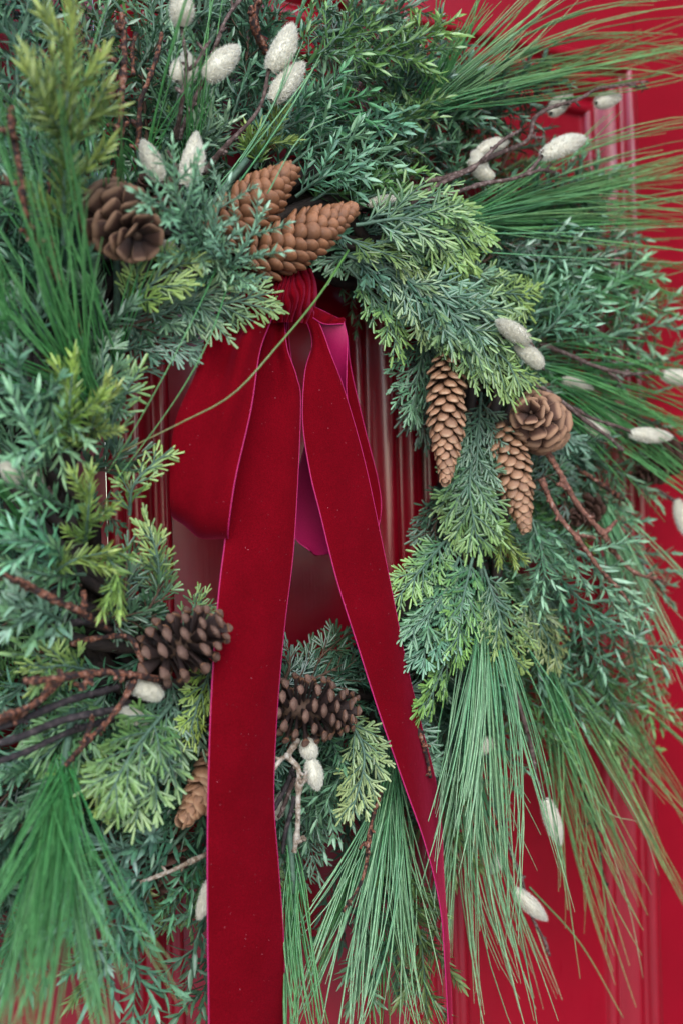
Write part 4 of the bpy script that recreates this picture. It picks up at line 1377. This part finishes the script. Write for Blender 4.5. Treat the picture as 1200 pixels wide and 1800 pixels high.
willow('left edge willow stub with two grey catkins', [[(90, 870, .12), (65, 850, .13), (45, 845, .135)]], [(40, 846, .135, 4, 814, .14, .016), (76, 850, .125, 40, 824, .13, .013)], spurs=1)
willow('willow stub with two grey catkins left below the woody cone', [[(300, 1200, .12), (275, 1215, .125), (255, 1230, .125)]], [(284, 1224, .14, 228, 1206, .145, .020), (262, 1266, .135, 212, 1250, .135, .017)], spurs=1)
willow('willow stub with two stacked catkins between the ribbon tails', [[(556, 1285, .11), (552, 1300, .12), (548, 1310, .12)]], [(538, 1300, .135, 550, 1334, .135, .019), (546, 1336, .14, 558, 1386, .14, .019)], spurs=1)
willow('dark stemmed willow twig with a catkin right beside the long tail', [[(518, 1370, .105), (505, 1400, .11), (488, 1440, .11)]], [(504, 1390, .10, 486, 1438, .10, .016)], spurs=1)
willow('willow stub with a catkin peeping out left of the lower ribbon tail', [[(372, 1530, .12), (368, 1555, .125), (362, 1570, .125)]], [(370, 1548, .13, 350, 1612, .13, .017)], spurs=1)
willow('willow twig with a faint catkin behind long needles, below right', [[(858, 1200, .09), (868, 1320, .10), (872, 1400, .10), (900, 1500, .09), (932, 1600, .08), (966, 1682, .07)], [(868, 1290, .10), (868, 1302, .125)]],
       [(866, 1304, .125, 822, 1322, .125, .019), (904, 1566, .09, 956, 1614, .085, .020), (880, 1500, .075, 862, 1534, .075, .016)], r1=.0015)
willow('drooping willow twig tipped with an egg shaped catkin, lower right', [[(905, 1200, .09), (930, 1310, .10), (945, 1370, .10), (958, 1412, .10)]], [(958, 1406, .102, 982, 1480, .10, .021)], r1=.0015)
willow('willow stub with a grey catkin at the right edge', [[(1150, 860, .06), (1175, 875, .07), (1190, 882, .07)]], [(1190, 878, .075, 1200, 935, .075, .018)], spurs=1)
willow('willow stub with a small grey catkin beside the dark open cone', [[(318, 470, .12), (310, 458, .13), (305, 450, .135)]], [(318, 462, .145, 290, 425, .15, .014)], spurs=1)

# bare twigs
bare('upright rusty twig nearest the willow catkins, upper left', [[(205, 320, .10), (213, 210, .13), (218, 110, .135), (214, 24, .13)], [(214, 168, .132), (186, 172, .135)], [(216, 110, .134), (180, 95, .135), (158, 70, .13)], [(214, 225, .13), (190, 222, .132)], [(216, 50, .13), (198, 45, .13)]], r0=.0032, r1=.0022)
bare('darker upright twig just right of the upright rusty twig', [[(235, 300, .09), (248, 190, .11), (262, 140, .115), (284, 60, .11)], [(240, 60, .10), (235, 90, .10), (232, 130, .10)]], M_RUST, r0=.0028, r1=.0018)
bare('rusty twig curving down the upper left edge', [[(22, 190, .18), (30, 285, .19), (46, 375, .19), (76, 445, .175), (112, 515, .16), (146, 592, .145)], [(28, 240, .19), (-10, 226, .195)], [(32, 322, .19), (-10, 316, .195)], [(62, 415, .18), (34, 404, .185)]], r0=.0028, r1=.0018)
bare('thin rusty twig beside the curving one on the left', [[(84, 280, .15), (88, 370, .155), (94, 450, .15), (104, 500, .15)]], r0=.0016, r1=.0012)
bare('thick rust orange twig running down right from the rosette cone', [[(955, 785, .11), (1000, 862, .12), (1050, 930, .12), (1110, 1002, .11), (1172, 1024, .10)], [(1000, 862, .12), (978, 850, .122)], [(1058, 940, .12), (1085, 915, .115)]], mt=M_RUSTPALE, r0=.0036, r1=.0018, knots=.45)
bare('rust orange twig parallel to and left of the thick one', [[(948, 842, .11), (1000, 932, .125), (1058, 1002, .125), (1106, 1062, .12)], [(1005, 935, .125), (1046, 948, .12)]], mt=M_RUSTPALE, r0=.0030, r1=.0016, knots=.45)
bare('short rust twig behind the small brown cone, right side', [[(1010, 820, .07), (1060, 855, .08), (1100, 880, .08)]], r0=.0030, r1=.002)
bare('rusty twig reaching in from the left edge above the woody cone', [[(-20, 1000, .16), (60, 1032, .165), (122, 1070, .16), (196, 1106, .145)], [(60, 1032, .165), (30, 1020, .172)], [(146, 1082, .155), (146, 1040, .15)]], r0=.0030, r1=.0026)
bare('brown twig ending at the woody cone base, left', [[(262, 1182, .14), (246, 1150, .14), (226, 1118, .135), (180, 1120, .13), (130, 1135, .125), (60, 1152, .12)]], r0=.0026, r1=.0022)
bare('long knotty rust brown twig pointing left from under the woody cone', [[(280, 1192, .145), (240, 1186, .155), (150, 1186, .16), (42, 1196, .165)], [(150, 1187, .16), (148, 1215, .16)], [(90, 1192, .163), (70, 1230, .16), (-10, 1268, .16)]], M_RUST, r0=.0030, r1=.0030)
bare('rusty twig hanging down left from the grey catkins', [[(240, 1194, .15), (212, 1238, .155), (160, 1296, .155), (118, 1348, .15)], [(150, 1305, .155), (162, 1262, .15)]], r0=.0026, r1=.0022)
bare('slanting rusty twig crossing the dark stems at left', [[(110, 1190, .14), (70, 1232, .15), (30, 1262, .155), (-10, 1272, .16)]], r0=.0026, r1=.0022)
bare('uppermost dark smooth stem at the lower left edge', [[(210, 1205, .12), (110, 1238, .14), (-20, 1284, .155)]], M_DARKTWIG, DG, r0=.0032, r1=.0030, knots=.1, spurs=2)
bare('middle dark smooth stem at the lower left edge', [[(232, 1236, .12), (150, 1258, .14), (-20, 1310, .155)]], M_DARKTWIG, DG, r0=.0034, r1=.0030, knots=.1, spurs=2)
bare('lowest dark smooth stem at the lower left edge', [[(200, 1262, .12), (100, 1298, .135), (-20, 1345, .15)]], M_DARKTWIG, DG, r0=.0030, r1=.0028, knots=.1, spurs=2)
bare('dark stem in the greenery left of the woody cone', [[(190, 1092, .11), (140, 1094, .12), (70, 1096, .125)]], M_DARKTWIG, DG, r0=.0036, r1=.0032, knots=.1, spurs=1)
bare('pale lichened twig hanging beneath the cone between the tails', [[(522, 1300, .13), (508, 1328, .14), (528, 1356, .145), (522, 1425, .145), (518, 1496, .14)], [(510, 1326, .14), (494, 1338, .145), (476, 1358, .145)], [(522, 1395, .145), (538, 1370, .145)], [(520, 1478, .142), (540, 1476, .14)]], M_LICHEN, r0=.0030, r1=.0022, knots=.4)
bare('dark stem beside the lichened twig under the cone', [[(518, 1345, .115), (506, 1380, .12), (480, 1425, .12)]], M_DARKTWIG, DG, r0=.0024, r1=.0022, knots=.1, spurs=2)
bare('thin dark stem hanging close behind the lichened twig', [[(514, 1400, .115), (508, 1440, .12), (498, 1500, .12)]], M_DARKTWIG, DG, r0=.0022, r1=.0018, knots=.2, spurs=2)
bare('thin rusty twig among the needles left of the right tail', [[(668, 1390, .13), (652, 1465, .145), (634, 1545, .145), (604, 1605, .14)], [(650, 1480, .145), (634, 1490, .145)]], r0=.0022, r1=.0014, knots=.4)
bare('short rusty twig right of the right ribbon tail', [[(728, 1262, .12), (742, 1305, .13), (756, 1366, .13)]], r0=.0024, r1=.0016, knots=.4)
bare('blurred knotty twig hanging among needles at lower right', [[(1000, 1290, .06), (1020, 1360, .065), (1045, 1450, .065), (1066, 1560, .06)], [(1040, 1440, .065), (1026, 1456, .065)]], M_RUST, r0=.0024, r1=.0016, knots=.5)
bare('ochre twig in the juniper left of the lower ribbon tail', [[(376, 1500, .12), (335, 1514, .125), (290, 1534, .125), (248, 1552, .12)]], M_LICHEN, r0=.0024, r1=.0018, knots=.4)
bare('brown twig stub at the very top centre', [[(470, 90, .08), (450, 40, .09), (456, -20, .09)], [(450, 40, .09), (438, 10, .09)]], M_RUST, r0=.0045, r1=.003, knots=.4)

print('sprigs', NSPR[0], 'tris', sum(len(o.data.loop_triangles) if False else len(o.data.polygons) * 2 for o in sc.objects if o.type == 'MESH'))
